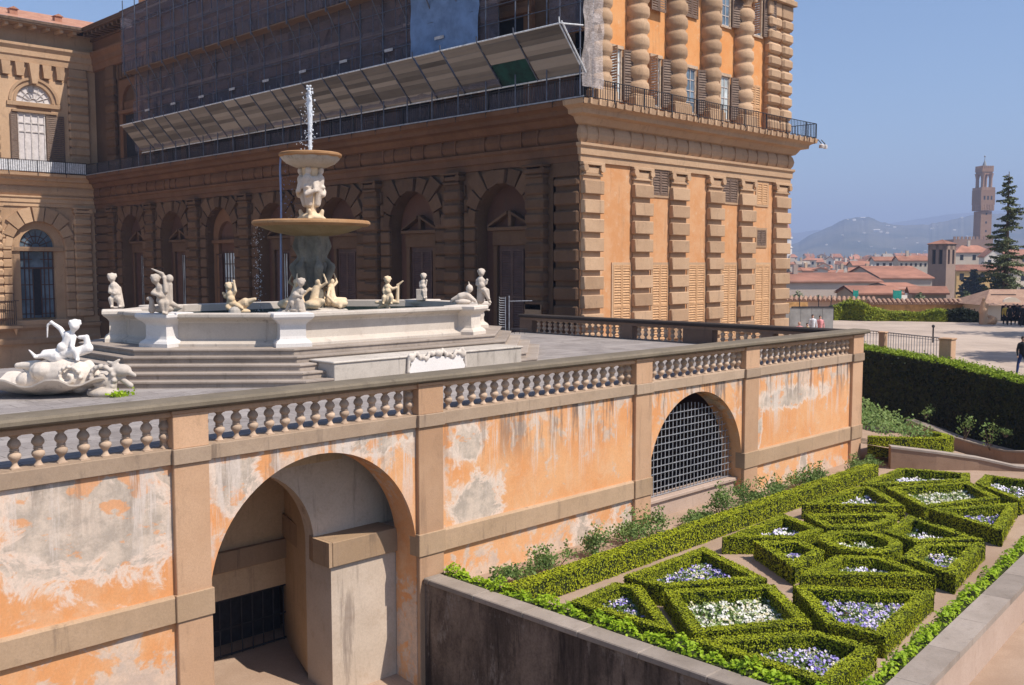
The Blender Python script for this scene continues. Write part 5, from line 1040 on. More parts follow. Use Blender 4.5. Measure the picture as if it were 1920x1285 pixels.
HED = [('triangular box hedge round pale violas nearest the terrace corner, far left of the parterre', [(28.3, 13.45), (31.5, 13.6), (32.25, 11.6), (31.15, 11.2), (28.45, 12.98)], 'viola2'),
 ('four sided box hedge round white flowers at the far end of the parterre', [(28.4, 12.7), (31.05, 11.2), (29.4, 9.72), (26.68, 10.82)], 'white_fl'),
 ('box hedge round pale violas at the far right corner of the parterre', [(30.85, 11.0), (32.4, 11.25), (32.6, 8.5), (29.3, 9.2)], 'viola2'),
 ('triangular box hedge beside the long hedge, left of the white far bed', [(24.65, 13.38), (28.0, 13.3), (28.25, 13.0), (26.49, 11.2)], 'viola2'),
 ('small box hedge trapezoid without flowers just beyond the round hedge', [(23.78, 12.85), (25.7, 11.1), (25.0, 10.8), (23.77, 10.95), (22.95, 11.75)], None),
 ('triangular box hedge left of the round hedge with pale violas', [(20.27, 13.1), (23.5, 13.26), (22.75, 11.67), (21.63, 11.7)], 'viola2'),
 ('triangular box hedge right of the round hedge with a few pale violas', [(23.65, 10.56), (25.67, 10.79), (24.65, 8.49), (23.2, 9.56)], 'viola2'),
 ('four sided box hedge nearest the right wall with deep violet violas, beside the round hedge', [(21.75, 9.31), (23.22, 9.5), (24.4, 8.37), (21.25, 7.9)], 'viola'),
 ('small four sided box hedge in front and left of the round hedge with violet violas', [(20.55, 12.38), (21.5, 11.65), (21.0, 10.75), (19.34, 10.62)], 'viola'),
 ('box hedge triangle in front of the round hedge with a thin row of pale flowers', [(18.95, 10.3), (20.9, 10.45), (21.55, 9.68), (20.98, 8.15)], 'viola2'),
 ('long triangular box hedge full of violet violas at the far right', [(26.69, 10.72), (29.2, 9.2), (25.7, 8.45)], 'viola'),
 ('large near box hedge full of mixed violet and pale violas beside the right wall', [(18.3, 10.1), (20.0, 7.8), (16.85, 7.42), (16.68, 8.5)], 'viola'),
 ('four sided near box hedge full of white flowers', [(16.14, 11.8), (18.12, 10.38), (16.63, 8.7), (14.52, 9.95)], 'white_fl'),
 ('near triangular box hedge beside the long hedge with violas', [(16.25, 12.95), (19.4, 13.0), (18.3, 10.6), (16.25, 11.9)], 'viola'),
 ('near left box hedge round violet violas against the ivied wall', [(14.25, 12.7), (15.86, 12.82), (16.08, 12.27), (14.35, 10.15)], 'viola'),
 ('nearest box hedge at the bottom of the garden with a wide bed of violas', [(14.25, 9.95), (16.3, 8.45), (16.32, 7.3), (14.25, 7.15)], 'viola')]
def in_poly(C, poly):
    x, y = C[:, 0], C[:, 1]; ins = np.zeros(len(C), bool); n = len(poly)
    for i in range(n):
        (x0, y0), (x1, y1) = poly[i][:2], poly[(i+1) % n][:2]
        cnd = ((y0 > y) != (y1 > y)) & (x < (x1-x0)*(y-y0)/((y1-y0) or 1e-9)+x0); ins ^= cnd
    return ins
def bed(poly, mat, label, dens=230, z=G0):
    z = z+.07; A = np.array([p[:2] for p in poly]); lo, hi = A.min(0), A.max(0); area = (hi-lo).prod(); n = int(area*dens)
    C = np.c_[rng.uniform(lo[0], hi[0], n), rng.uniform(lo[1], hi[1], n), np.full(n, z)]; C = C[in_poly(C, [tuple(a) for a in A])]
    # bare gaps
    gp = np.sin(C[:, 0]*5.7+1)+np.sin(C[:, 1]*6.3+C[:, 0]*2.7)+.8*np.sin(C[:, 0]*13+C[:, 1]*11); C = C[(gp > -.7) | (rng.random(len(C)) < .35)]
    if len(C) < 5: return
    t = thing('flower_bed', label, 'flowers', 'flower beds of the parterre', (A.mean(0)[0], A.mean(0)[1], z)); t['kind'] = 'stuff'
    k = len(C); up = np.tile([0, -.15, 1.], (3*k, 1)); L = np.repeat(C, 3, 0)+rng.normal(0, (.05, .05, 0), (3*k, 3)); L[:, 2] += rng.uniform(.01, .13, 3*k)
    world_parent(quads('leaves', L, up, .07, M['leaf_rose'], None, jit=.8), t)
    Pc = C[rng.random(len(C)) < .3]; Fc = np.repeat(Pc, 6, 0); Fc = Fc+rng.normal(0, (.038, .038, .0), Fc.shape); Fc[:, 2] += np.repeat(rng.uniform(.06, .15, len(Fc)//6), 6)+rng.normal(0, .015, len(Fc)); upf = np.tile([-.2, -.5, .8], (len(Fc), 1))
    world_parent(quads('petals', Fc, upf, .062, M[mat], None, jit=.45), t)
    b = MB(); b.add([(p[0], p[1], z+.012) for p in poly], [tuple(range(len(poly)))]); world_parent(b.build('bed_soil', M['soil']), t)
for i, (lab, poly, fl_) in enumerate(HED):
    near = poly[0][0] < 20.3
    cx_ = sum(p[0] for p in poly)/len(poly); cy_ = sum(p[1] for p in poly)/len(poly); poly = [(cx_+(p[0]-cx_)*.975, cy_+(p[1]-cy_)*.975) for p in poly]
    t, ins = hedge_ring(poly, .25, G0, G1, 'box_hedge', lab, 'clipped box hedges of the parterre', size=.034 if near else .043, dens=2300 if near else 1400)
    if fl_: bed([(p.x, p.y) for p in ins], fl_, {'viola': 'violet violas', 'viola2': 'pale violas', 'white_fl': 'white flowers'}[fl_]+' inside the '+lab.split(' round ')[0].split(' full ')[0].split(' with ')[0][:60], 420 if near else 300)
circ = [(22.4+.95*math.cos(a), 10.57+.95*math.sin(a)) for a in [2*math.pi*i/28 for i in range(28)]]
t, ins = hedge_ring(circ, .3, G0, G1, 'box_hedge', 'round clipped box hedge ring with white flowers at the centre of the parterre', 'clipped box hedges of the parterre', size=.04, dens=1700)
bed([(p.x, p.y) for p in ins], 'white_fl', 'white flowers inside the round central hedge', 240)
hedge_ring([(13.9, 13.78), (31.2, 14.15)], .42, G0, -3.4, 'box_hedge', 'long straight box hedge running in front of the orange terrace wall', 'clipped box hedges of the parterre', size=.045, dens=1300, closed=False)
# leafy strips along the walls
def leafstrip(p, q, w, z0, z1, name, label, leaf='leaf_ivy', size=.07, dens=900):
    p, q = Vector(p), Vector(q); L = (q-p).length; d = (q-p)/L; nn = Vector((-d.y, d.x)); n = int(L*w*dens)
    s = rng.uniform(0, L, n); a = rng.uniform(0, math.pi, n); rr = rng.uniform(.75, 1.05, n)
    bump = 1+.18*np.sin(s*4.2)+.14*np.sin(s*9.7+1)+.1*np.sin(s*17)
    off = np.cos(a)*w/2*rr*bump; h = z0+(z1-z0)*np.sin(a)*rr*bump
    C = np.c_[p.x+d.x*s+nn.x*off, p.y+d.y*s+nn.y*off, h]; N = np.c_[nn.x*np.cos(a), nn.y*np.cos(a), np.sin(a)+.3]
    t = thing(name, label, 'hedge', None, (p.x, p.y, z0)); world_parent(quads('foliage', C, N, size, M[leaf], None, jit=.6), t)
    b = MB(); m_ = nn*w*.36; b.prism([(p.x-m_.x, p.y-m_.y), (q.x-m_.x, q.y-m_.y), (q.x+m_.x, q.y+m_.y), (p.x+m_.x, p.y+m_.y)], z0-.2, z0+(z1-z0)*.6, axis='z'); world_parent(b.build('hedge_core', M['core_box']), t)
leafstrip((13.93, 6.4), (13.9, 15.95), .36, -3.75, -3.36, 'leafy_border', 'bright green leafy border along the dark garden wall', size=.075, dens=1500)
leafstrip((14.0, 6.66), (32.6, 8.45), .32, -3.8, -3.38, 'leafy_border', 'bright green leafy border along the pale right hand wall', size=.07, dens=1400)
# shrubs against the terrace wall
def shrub(x, y, z, w, h, label, mat='leaf_rose', n=420, size=.075, name='rose_bush', group='rose bushes at the foot of the terrace wall', flowers=0, spiky=0):
    t = thing(name, label, 'bush', group, (x, y, z)); k = 7; cs = rng.normal(0, (.3*w, .18*w, 0), (k, 3)); cs[:, 2] = rng.uniform(.3, .85, k)*h
    idx = rng.integers(0, k, n); C = cs[idx]+rng.normal(0, (.16*w, .12*w, .13*h), (n, 3)); C[:, 2] = np.abs(C[:, 2])+.03
    if spiky:
        m_ = int(n*.1); s = rng.random(m_); xs = rng.choice(cs[:, 0], m_); C[:m_] = np.c_[xs+rng.normal(0, .05, m_), rng.normal(0, .05, m_), h*(.8+.7*s)]
    quads('foliage', C, C-np.array([0, 0, h*.4]), size, M[mat], t, jit=.9)
    b = MB()
    for c in cs[:5]: b.tube([(c[0]*.2, c[1]*.2, -.02), (c[0]*.7, c[1]*.7, c[2]*.6), tuple(c)], [.018, .014, .008], 5)
    b.build('stems', M['bark'], t)
    if flowers: F_ = cs[rng.integers(0, k, flowers)]+rng.normal(0, (.15*w, .1*w, .1*h), (flowers, 3)); quads('blossoms', F_, F_-np.array([0, 2, h*.2]), .07, M['cloth_r'], t)
    return t
SH = [(14.55, .55, .6, 'small sparse shrub at the start of the terrace wall, beside the leafy border', 0), (15.45, .8, .55, 'low grey green rose bush left of the first panel stain', 0), (16.35, 1.0, .8, 'rounded rose bush under the middle of the first panel', 0), (17.9, .9, .95, 'rose bush with pink blooms and one tall shoot', 9), (19.2, 1.2, 1.1, 'tall upright rose bush before the third pilaster', 8), (20.4, .9, .95, 'dense rose bush at the foot of the third pilaster', 0),
      (22.1, 1.2, .55, 'low spreading shrub under the left side of the grille', 0), (23.4, 1.0, 1.15, 'tall leafy shrub under the middle of the grille', 0), (24.9, 1.0, 1.0, 'dense shrub under the right side of the grille', 0), (26.2, 1.3, .95, 'leafy shrub at the foot of the fourth pilaster', 0), (27.9, 1.2, .85, 'rounded shrub left of the pale wall streak', 0), (28.9, .9, .9, 'shrub under the pale streaks of the last panel', 0), (31.2, .9, .8, 'small shrub near the right end of the terrace wall', 0), (32.4, .9, .6, 'last low shrub beside the corner pilaster', 0)]
for x, w_, h_, lab, f_ in SH: shrub(x, 15.1, G0-.02, w_*.95, h_*.6, lab, flowers=f_, n=int(1000*w_), size=.065, spiky=1)
# upper bed: kidney hedge and planting
kid_p = [(33.15, 16.1), (33.6, 15.1), (34.25, 14.05), (34.9, 13.45), (35.5, 13.5), (35.9, 14.1), (35.9, 15.0)]
hedge_ring([Vector(p) for p in [(33.7, 15.7), (34.1, 15.0), (34.7, 14.2), (35.3, 13.62), (35.9, 13.55), (36.35, 13.95), (36.5, 14.6)]], .32, -3.7, -2.98, 'box_hedge', 'curved box hedge bordering the upper bed beyond the terrace corner', None, size=.05, dens=1300, closed=False)
n_ = 9000; C = np.c_[rng.uniform(33.9, 39.5, n_), rng.uniform(14.0, 20.5, n_), np.zeros(n_)]
C = C[in_poly(C, [(34.3, 15.5), (35.4, 14.2), (36.3, 14.4), (38.6, 18.2), (37.6, 20.3), (34.0, 20.3)])]; g_ = np.clip((C[:, 1]-14)/5, 0, 1); C[:, 2] = -3.2+g_*.75+rng.uniform(0, .45, len(C))*(.7+.5*np.sin(C[:, 0]*6)*np.sin(C[:, 1]*5))
o = quads('bedding_plants', C, np.tile([-.2, -.5, 1.], (len(C), 1)), .1, M['leaf_rose'], None, jit=.8); tag(o, 'mass of soft green bedding plants inside the curved hedge', 'plants', None, 'stuff')
# tall dark hedge: shade painted into near-black side leaves, top leaves brighter as sunlit
top = [q(1560, 646, 50), q(1618, 657, 48.6), q(1700, 672, 46.2), q(1770, 685, 44), q(1850, 706, 41), q(1920, 722, 38.8), q(1990, 745, 36.5)]
b = MB(); n = len(top); vs = []; back_d = Vector((.74, -.67, 0))*-1
bk = Vector((.72, -.69, 0)); bk = Vector((.66, .75, 0)); F2 = []
nrm_h = Vector((.75, -.66, 0))
for p in top: zt = p.z; vs += [(p.x, p.y, -4.9), (p.x, p.y, zt), (p.x+nrm_h.x*1.3, p.y+nrm_h.y*1.3, zt), (p.x+nrm_h.x*1.3, p.y+nrm_h.y*1.3, -4.9)]
b.add(vs, [(4*i+j, 4*i+4+j, 4*i+4+(j+1) % 4, 4*i+(j+1) % 4) for i in range(n-1) for j in range(4)]+[(0, 1, 2, 3)])
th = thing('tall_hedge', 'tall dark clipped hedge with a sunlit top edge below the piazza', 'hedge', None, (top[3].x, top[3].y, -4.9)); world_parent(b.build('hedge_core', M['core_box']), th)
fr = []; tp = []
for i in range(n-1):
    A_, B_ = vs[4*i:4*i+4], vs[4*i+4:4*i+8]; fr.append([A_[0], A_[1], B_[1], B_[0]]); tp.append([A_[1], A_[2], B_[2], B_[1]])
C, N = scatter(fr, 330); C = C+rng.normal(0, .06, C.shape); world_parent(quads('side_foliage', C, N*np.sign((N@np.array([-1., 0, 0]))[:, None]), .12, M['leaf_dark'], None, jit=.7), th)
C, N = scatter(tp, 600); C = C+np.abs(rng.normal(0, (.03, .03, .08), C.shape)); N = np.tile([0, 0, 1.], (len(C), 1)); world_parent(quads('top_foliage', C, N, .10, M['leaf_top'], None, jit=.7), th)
for u, v, d, w_, h_, lab in ((1735, 775, 43, .9, .5, 'small sprig of pale leaves before the dark hedge, leftmost'), (1808, 800, 39.5, .7, 1.0, 'middle leafy sprig before the dark hedge'), (1860, 815, 38.5, 1.1, 1.2, 'larger leafy sprig before the dark hedge'), (1885, 812, 38, .5, .3, 'tiny sprig right of the larger one before the dark hedge')):
    p = q(u, v, d); shrub(p.x, p.y, p.z-h_*.5, w_, h_, lab, 'leaf_rose', 110, .1, 'sapling', 'saplings before the tall hedge')
# fence beyond the hedge
for (u0, u1, v0, v1, d, lab) in ((1648, 1664, 622, 664, 50.5, 'left stone fence post beyond the tall hedge'), (1762, 1792, 634, 690, 46.2, 'right stone fence post beyond the tall hedge with a sunlit face')):
    p = q(u0, v0, d); w_ = (u1-u0)/FPX*d*.75; b = MB(); b.box(-w_/2, w_/2, -w_/2, w_/2, -1.6-p.z-.3, -.08, .02); b.box(-w_/2-.04, w_/2+.04, -w_/2-.04, w_/2+.04, -.08, 0, .02); c = q((u0+u1)/2, v0, d)
    o = b.build('fence_post', M['pil']); o.location = (c.x, c.y, p.z); tag(o, lab, 'fence post', 'stone fence posts')
def rail(a, c, h, lab, n):
    t = thing('railing', lab, 'railing', 'pale metal railings', (a.x, a.y, a.z-h)); b = MB()
    for i in range(n+1): p = a.lerp(c, i/n); b.tube([(p.x, p.y, p.z-h), (p.x, p.y, p.z)], .017, 4)
    world_parent(b.build('bars', M['iron_pale']), t); b = MB(); b.tube([a, c], .028, 5); b.tube([a-Vector((0, 0, .12)), c-Vector((0, 0, .12))], .015, 5); b.tube([a-Vector((0, 0, h-.1)), c-Vector((0, 0, h-.1))], .025, 5); world_parent(b.build('rails', M['iron_pale']), t)
rail(q(1666, 624, 50.3), q(1762, 634, 46.8), 1.1, 'pale metal railing between the two stone fence posts', 19)
rail(q(1600, 618, 54), q(1649, 622, 51), 1.1, 'short pale metal railing left of the stone fence posts', 9)
b = MB(); p = q(1750, 612, 60); b.tube([(p.x, p.y, -1.6), (p.x, p.y, p.z)], .05, 6); b.sphere((p.x, p.y, p.z), .1); tag(b.build('bollard', M['iron']), 'thin dark post standing on the piazza behind the railing', 'post')
# ---------------------------------------------------------------- people
def person(u, v, d, h, label, top_='cloth_b', leg='cloth_b', stride=.12, rz=0, hair='hair', arm=.05):
    p = q(u, v, d); e = thing('person', label, 'person', None, (p.x, p.y, p.z-h), R45+rz); s = h/1.72
    sk = [('e', (0, 0, 1.6), (.075, .09, .11)), ('c', (0, 0, 1.42), (0, 0, 1.52), .05, .05), ('e', (.0, -.09, 1.58), (.02, .03, .02)), ('e', (-.2-arm, -.05, .82), (.035, .04, .07)), ('e', (.2+arm, -.05, .82), (.035, .04, .07))]
    for sg in (-1, 1): sk.append(('e', (sg*.09+stride*sg*.5, -.06, .04), (.045, .11, .04)))
    o1 = sculpt('body', sk+[('c', (0, 0, .9), (0, 0, 1.42), .1, .1)]+[('c', (sg*.16, 0, 1.38), (sg*(.2+arm), -.04, .85), .035, .03) for sg in (-1, 1)]+[('c', (sg*.08, 0, .9), (sg*(.09+stride*.5), 0, .06), .06, .035) for sg in (-1, 1)], .025, M['skin'], e)
    o2 = sculpt('jacket', [('c', (0, 0, .95), (0, 0, 1.34), .155, .17), ('c', (-.15, 0, 1.38), (.15, 0, 1.38), .08, .08)]+[('c', (sg*.19, 0, 1.36), (sg*(.2+arm), 0, 1.1), .062, .055) for sg in (-1, 1)]+[('c', (sg*(.2+arm), 0, 1.1), (sg*(.2+arm), -.05, .88), .055, .042) for sg in (-1, 1)], .03, M[top_], e)
    o3 = sculpt('trousers', [('e', (0, 0, .93), (.16, .13, .12))]+[('c', (sg*.08, 0, .9), (sg*(.085+stride*.3), -.02*sg, .5), .092, .07) for sg in (-1, 1)]+[('c', (sg*(.085+stride*.3), -.02*sg, .5), (sg*(.09+stride*.5), .02*sg, .08), .07, .05) for sg in (-1, 1)], .03, M[leg], e)
    o4 = sculpt('hair', [('e', (0, .02, 1.64), (.088, .1, .095))], .03, M[hair], e)
    e.scale = (s, s, s); return e
person(1919, 631, 41, 1.62, 'person in dark clothes walking at the right edge of the piazza', 'cloth_b', 'cloth_blue', .3)
person(1886, 571, 78, 1.75, 'person in yellow and black standing before the pavilion arch', 'cloth_y', 'cloth_b')
person(1894, 572, 77, 1.7, 'dark dressed person right beside the one in yellow', 'cloth_b', 'cloth_b')
person(1908, 570, 78, 1.75, 'dark dressed person standing second from right under the pavilion', 'cloth_b', 'cloth_b')
person(1918, 572, 76, 1.7, 'dark dressed person at the far right under the pavilion', 'cloth_b', 'cloth_b')
person(1524, 590, 61, 1.7, 'person in pale shirt standing before the grey hoarding', 'cloth_w', 'cloth_d')
person(1538, 592, 64, 1.7, 'person in reddish dark top before the grey hoarding', 'cloth_r', 'cloth_b')
person(1499, 604, 58, 1.6, 'person whose pinkish head shows above the dark balustrade', 'cloth_r', 'cloth_d', hair='skin')
person(1514, 606, 59, 1.6, 'person in yellow mostly hidden behind the balustrade', 'cloth_y', 'cloth_d')
# ================================================================ piazza edge
def oriented(name, label, cat, u0, u1, v, d, group=None, zb=None):
    a, c = q(u0, v, d), q(u1, v, d); mid = (a+c)/2; t = thing(name, label, cat, group, (mid.x, mid.y, mid.z if zb is None else zb), R45); return t, (c-a).length, mid
t, W, mid = oriented('hoarding', 'grey board hoarding beside the palace corner at the edge of the piazza', 'hoarding', 1440, 1563, 577, 72, None, -1.6)
b = MB(); hh = mid.z+1.6; nb = 6
for i in range(nb): b.box(-W/2+W*i/nb, -W/2+W*(i+1)/nb-.02, -.04, .04, 0, hh-(.0 if i > 1 else .35), .005)
b.build('boards', M['grey_board'], t); b = MB(); b.box(-W*.14, W/2, -.08, .08, hh, hh+.08); b.build('top_rail', M['iron'], t)
for i, x in enumerate((-W*.02, W*.27, W*.46)): b = MB(); b.tube([(x, 0, 0), (x, 0, hh+.9)], .035, 5); b.build('post', M['iron'], t)
t, W, mid = oriented('ochre_wall', 'low ochre wall behind the hoarding', 'wall', 1440, 1515, 567, 80, None, -1.6); b = MB(); b.box(-W/2, W/2, 0, .3, 0, mid.z+1.6); b.build('wall_face', M['ochre'], t)
# boundary wall with tiled cope
def tiled_wall(u0, v0, d0, u1, v1, d1, label, hcut=0):
    a, c = q(u0, v0, d0), q(u1, v1, d1); L = (c-a).length; t = thing('boundary_wall', label, 'wall', None, (a.x, a.y, -1.6), math.atan2(c.y-a.y, c.x-a.x))
    b = MB(); h = min(a.z, c.z)+1.6; b.box(0, L, 0, .5, -.3, h-.25); b.build('wall_face', M['ochre'] if hcut else M['wall_pink'], t)
    b = MB(); x = 0
    while x < L: b.tube([(x, -.28, h-.3), (x, .25, h)], .15, 8); b.tube([(x, .25, h), (x, .78, h-.3)], .15, 8); x += .42
    b.box(0, L, -.22, .72, h-.42, h-.33); b.prism([(-.25, h-.33), (.25, h-.05), (.75, h-.33)], 0, L, lambda p, y, z: (y, p, z)); b.build('tile_coping', M['tile2'], t); return t
tiled_wall(1440, 556, 92, 1640, 558, 88, 'far boundary wall with a curved tile coping, left stretch'); tiled_wall(1632, 560, 86, 1872, 562, 86.5, 'yellowish boundary wall with rounded roof tiles along its top', 1)
# hedge in front of the wall
def bushmass(pts, name, label, cat, n, size, mat, depth=1.2, dark=None, split=None, zb=-1.6):
    """pts: (u, v_top, d)"""
    t = thing(name, label, cat, None, (q(*pts[0]).x, q(*pts[0]).y, zb)); us = np.array([p[0] for p in pts]); P3 = [q(*p) for p in pts]
    C = []; N = []
    for _ in range(n):
        s = rng.random()*(len(pts)-1); i = int(s); f = s-i; p = P3[i].lerp(P3[i+1], f); h = p.z-zb; a = rng.uniform(0, math.pi/2); bump = .85+.15*math.sin(p.x*1.7)*math.sin(p.y*2.3+1)+rng.normal(0, .05)
        y = -math.cos(a)*depth*.5*bump; z = zb+h*(math.sin(a)**.7)*bump if rng.random() < .5 else zb+h*rng.random()*bump
        C.append((p.x+y*.707, p.y+y*.707, z)); N.append((-.707*math.cos(a), -.707*math.cos(a), math.sin(a)+.3))
    world_parent(quads('foliage', C, N, size, M[mat], None, jit=.7), t)
    b = MB(); vs = []
    for p in P3: vs += [(p.x-.2, p.y-.2, zb), (p.x-.2, p.y-.2, zb+(p.z-zb)*.75), (p.x+.8, p.y+.8, zb+(p.z-zb)*.75), (p.x+.8, p.y+.8, zb)]
    k = len(P3); b.add(vs, [(4*i+j, 4*i+4+j, 4*i+4+(j+1) % 4, 4*i+(j+1) % 4) for i in range(k-1) for j in range(4)]+[(0, 1, 2, 3), (4*k-4, 4*k-3, 4*k-2, 4*k-1)]); world_parent(b.build('hedge_core', M['core_box']), t); return t
bushmass([(1562, 566, 84), (1580, 560, 84), (1600, 557, 83.5), (1618, 562, 83), (1632, 576, 83)], 'bright_bush', 'tall yellow green bush at the left end of the piazza hedge', 'bush', 3600, .17, 'leaf_yel')
bushmass([(1632, 577, 83), (1660, 580, 83), (1700, 581, 82.5), (1740, 580, 82), (1772, 578, 81.5)], 'piazza_hedge', 'yellow green hedge along the boundary wall of the piazza', 'hedge', 4800, .17, 'leaf_yel')
bushmass([(1770, 578, 81.5), (1800, 574, 81), (1825, 576, 81), (1835, 584, 81)], 'piazza_hedge', 'darker rounded end of the piazza hedge beside the stone figure', 'hedge', 2600, .16, 'leaf_dark')
# stone figure and pavilion
c = q(1843, 600, 78); e = thing('rustic_statue', 'rough stone figure group at the corner of the pavilion', 'statue', None, (c.x, c.y, -1.6), R45)
sculpt('figure', [('c', (0, 0, 0), (0, 0, 1.1), .3, .28), ('c', (-.1, 0, 1.0), (0, 0, 1.7), .26, .2), ('c', (.15, 0, .6), (.3, 0, 1.55), .15, .14), ('e', (0, 0, 1.95), (.15, .15, .18)), ('c', (.3, 0, .2), (.8, 0, .35), .25, .2), ('e', (.8, 0, .3), (.35, .3, .35)), ('c', (.3, 0, .7), (.75, 0, .6), .12, .1)], .05, M['pil'], e)
pv = thing('pavilion', 'small pavilion with hipped tile roof and an arched opening at the right of the piazza', 'building', None, (q(1900, 600, 82).x, q(1900, 600, 82).y, -1.6), R45)
b = MB(); Wp = 4.2; ez = q(1900, 571, 82).z+1.6
b.arch_wall(-2.2, 5.5, 0, ez, -.15, .9, 1.1, 0, .3, 16); b.box(-2.2, -1.9, 0.3, 6, 0, ez); b.box(5.2, 5.5, .3, 6, 0, ez); b.box(-2.2, 5.5, 5.7, 6, 0, ez); b.build('wall', M['city_wall'][1], pv)
b = MB(); b.box(-1.2, .9, 1.5, 1.55, 0, 2.2); b.build('dark_interior', M['dark_open'], pv)
b = MB(); rz_ = q(1900, 543, 84).z+1.6; b.add([(-2.75, -.6, ez-.05), (6.2, -.6, ez-.05), (6.2, 6.6, ez-.05), (-2.75, 6.6, ez-.05), (-.7, 2.8, rz_), (4.2, 2.8, rz_)], [(0, 1, 5, 4), (1, 2, 5), (2, 3, 4, 5), (3, 0, 4), (0, 3, 2, 1)]); b.build('roof', M['tile2'], pv)
b = MB(); b.box(.5, 4.9, -2.2, -1.4, 0, .75, .03); o = b.build('stone_bench', M['dark_open']); o.location = (q(1880, 600, 79).x, q(1880, 600, 79).y, -1.6); o.rotation_euler = (0, 0, R45); tag(o, 'long dark low counter in front of the pavilion arch', 'counter')
# ---------------------------------------------------------------- trees
def conifer(u, vt, d, zb, wpx, label, n_b=26, mat='leaf_pine', sparse=1.0, name='cedar_tree', size=.16, seed=1, gap=1):
    rg = np.random.default_rng(seed); p = q(u, vt, d); H = p.z-zb; R = wpx/FPX*d; t = thing(name, label, 'tree', None, (p.x, p.y, zb)); b = MB(); b.tube([(0, 0, 0), (.05, 0, H*.5), (0, .03, H)], [H*.022, H*.013, .03], 8); C = []; N = []
    for i in range(n_b):
        f = (i/n_b); z = H*(.16+.83*f); nb = 5 if f < .8 else 4; Lb = R*(1-f)**.75*1.05+.22
        for j in range(nb):
            a = rg.uniform(0, 6.28); L = Lb*rg.uniform(.35, 1.25); dr = rg.uniform(-.3, .16)*L; z = H*(.16+.83*f)+rg.normal(0, .32)*(1-f*.7); e = (L*math.cos(a), L*math.sin(a), z+dr); m_ = (L*.5*math.cos(a), L*.5*math.sin(a), z-.04*L)
            b.tube([(0, 0, z), m_, e], [.045, .03, .01], 4); k = int(L*90*sparse)
            s = rg.random(k)**.7; w_ = .13*L*np.sin(np.clip(s, .05, 1)*2.6)+.06
            C.append(np.c_[e[0]*s-math.sin(a)*rg.normal(0, 1, k)*w_, e[1]*s+math.cos(a)*rg.normal(0, 1, k)*w_, z+dr*s-.1*np.abs(rg.normal(0, 1, k))-.04*L*np.sin(s*3)]); N.append(np.tile([0, 0, 1.], (k, 1)))
    b.build('trunk', M['bark'], t); quads('crown', np.concatenate(C), np.concatenate(N), size, M[mat], t, jit=.6); return t
conifer(1893, 322, 98, -1.8, 45, 'tall sparse conifer with drooping layered branches in front of the tower', 27, sparse=.95, size=.2, seed=5)
def round_tree(u, vt, d, zb, wpx, label, mat='leaf_dark', n=2600, size=.3, name='broadleaf_tree', group=None, k=14, seed=3, hf=.45):
    rg = np.random.default_rng(seed); p = q(u, vt, d); H = p.z-zb; R = wpx/FPX*d; t = thing(name, label, 'tree', group, (p.x, p.y, zb))
    cs = rg.normal(0, 1, (k, 3)); cs /= np.linalg.norm(cs, axis=1)[:, None]; cs *= rg.uniform(.25, .75, (k, 1))*np.array([R, R, H*hf*.5]); cs[:, 2] += H*(1-hf*.52)
    b = MB(); b.tube([(0, 0, -.1), (.1, 0, H*.4), (0, 0, H*.75)], [H*.035, H*.022, .04], 7)
    for c_i in cs[:8]: b.tube([(0, 0, H*.38), tuple(np.array([0, 0, H*.38])*.4+c_i*.6), tuple(c_i)], [H*.014, H*.01, .02], 5)
    b.build('trunk', M['bark'], t); i_ = rg.integers(0, k, n); D = rg.normal(0, 1, (n, 3)); D /= np.linalg.norm(D, axis=1)[:, None]; rr = rg.uniform(.6, 1.05, (n, 1))*np.array([R*.42, R*.42, H*hf*.26]); quads('crown', cs[i_]+D*rr, D+[0, 0, .3], size, M[mat], t, jit=.5); return t
for i, (x, y, h, r) in enumerate(((57, 9.5, 15, 3.4), (75, 12, 19, 5.0), (86, 16, 19, 5.0), (80, 9, 20, 5), (51.5, 4.5, 14, 3.4))):
    d = (Vector((x, y, 0))).dot(Vector((.7071, .7071, 0))); t = round_tree(960, 500, 50, -1.6, 10, 'garden tree shading the piazza from the right, number', n=2) if False else None
    rg = np.random.default_rng(40+i); k = 16; cs = rg.normal(0, 1, (k, 3)); cs /= np.linalg.norm(cs, axis=1)[:, None]; cs *= rg.uniform(.3, .8, (k, 1))*np.array([r, r, h*.25]); cs[:, 2] += h*.7
    t = thing('plane_tree', ['first', 'second', 'third', 'fourth', 'fifth', 'sixth', 'seventh'][i]+' leafy tree off the right side of the piazza, shading the gravel', 'tree', 'trees shading the piazza', (x, y, -1.6)); b = MB(); b.tube([(0, 0, -.1), (.1, .05, h*.4), (0, 0, h*.7)], [.3, .2, .06], 7)
    for c_i in cs[:7]: b.tube([(0, 0, h*.4), tuple(c_i)], [.12, .03], 5)
    b.build('trunk', M['bark'], t); n = 3800; i_ = rg.integers(0, k, n); D = rg.normal(0, 1, (n, 3)); D /= np.linalg.norm(D, axis=1)[:, None]; quads('crown', cs[i_]+D*rg.uniform(.5, 1.05, (n, 1))*r*.42, D, .38, M['leaf_top'], t, jit=.6)
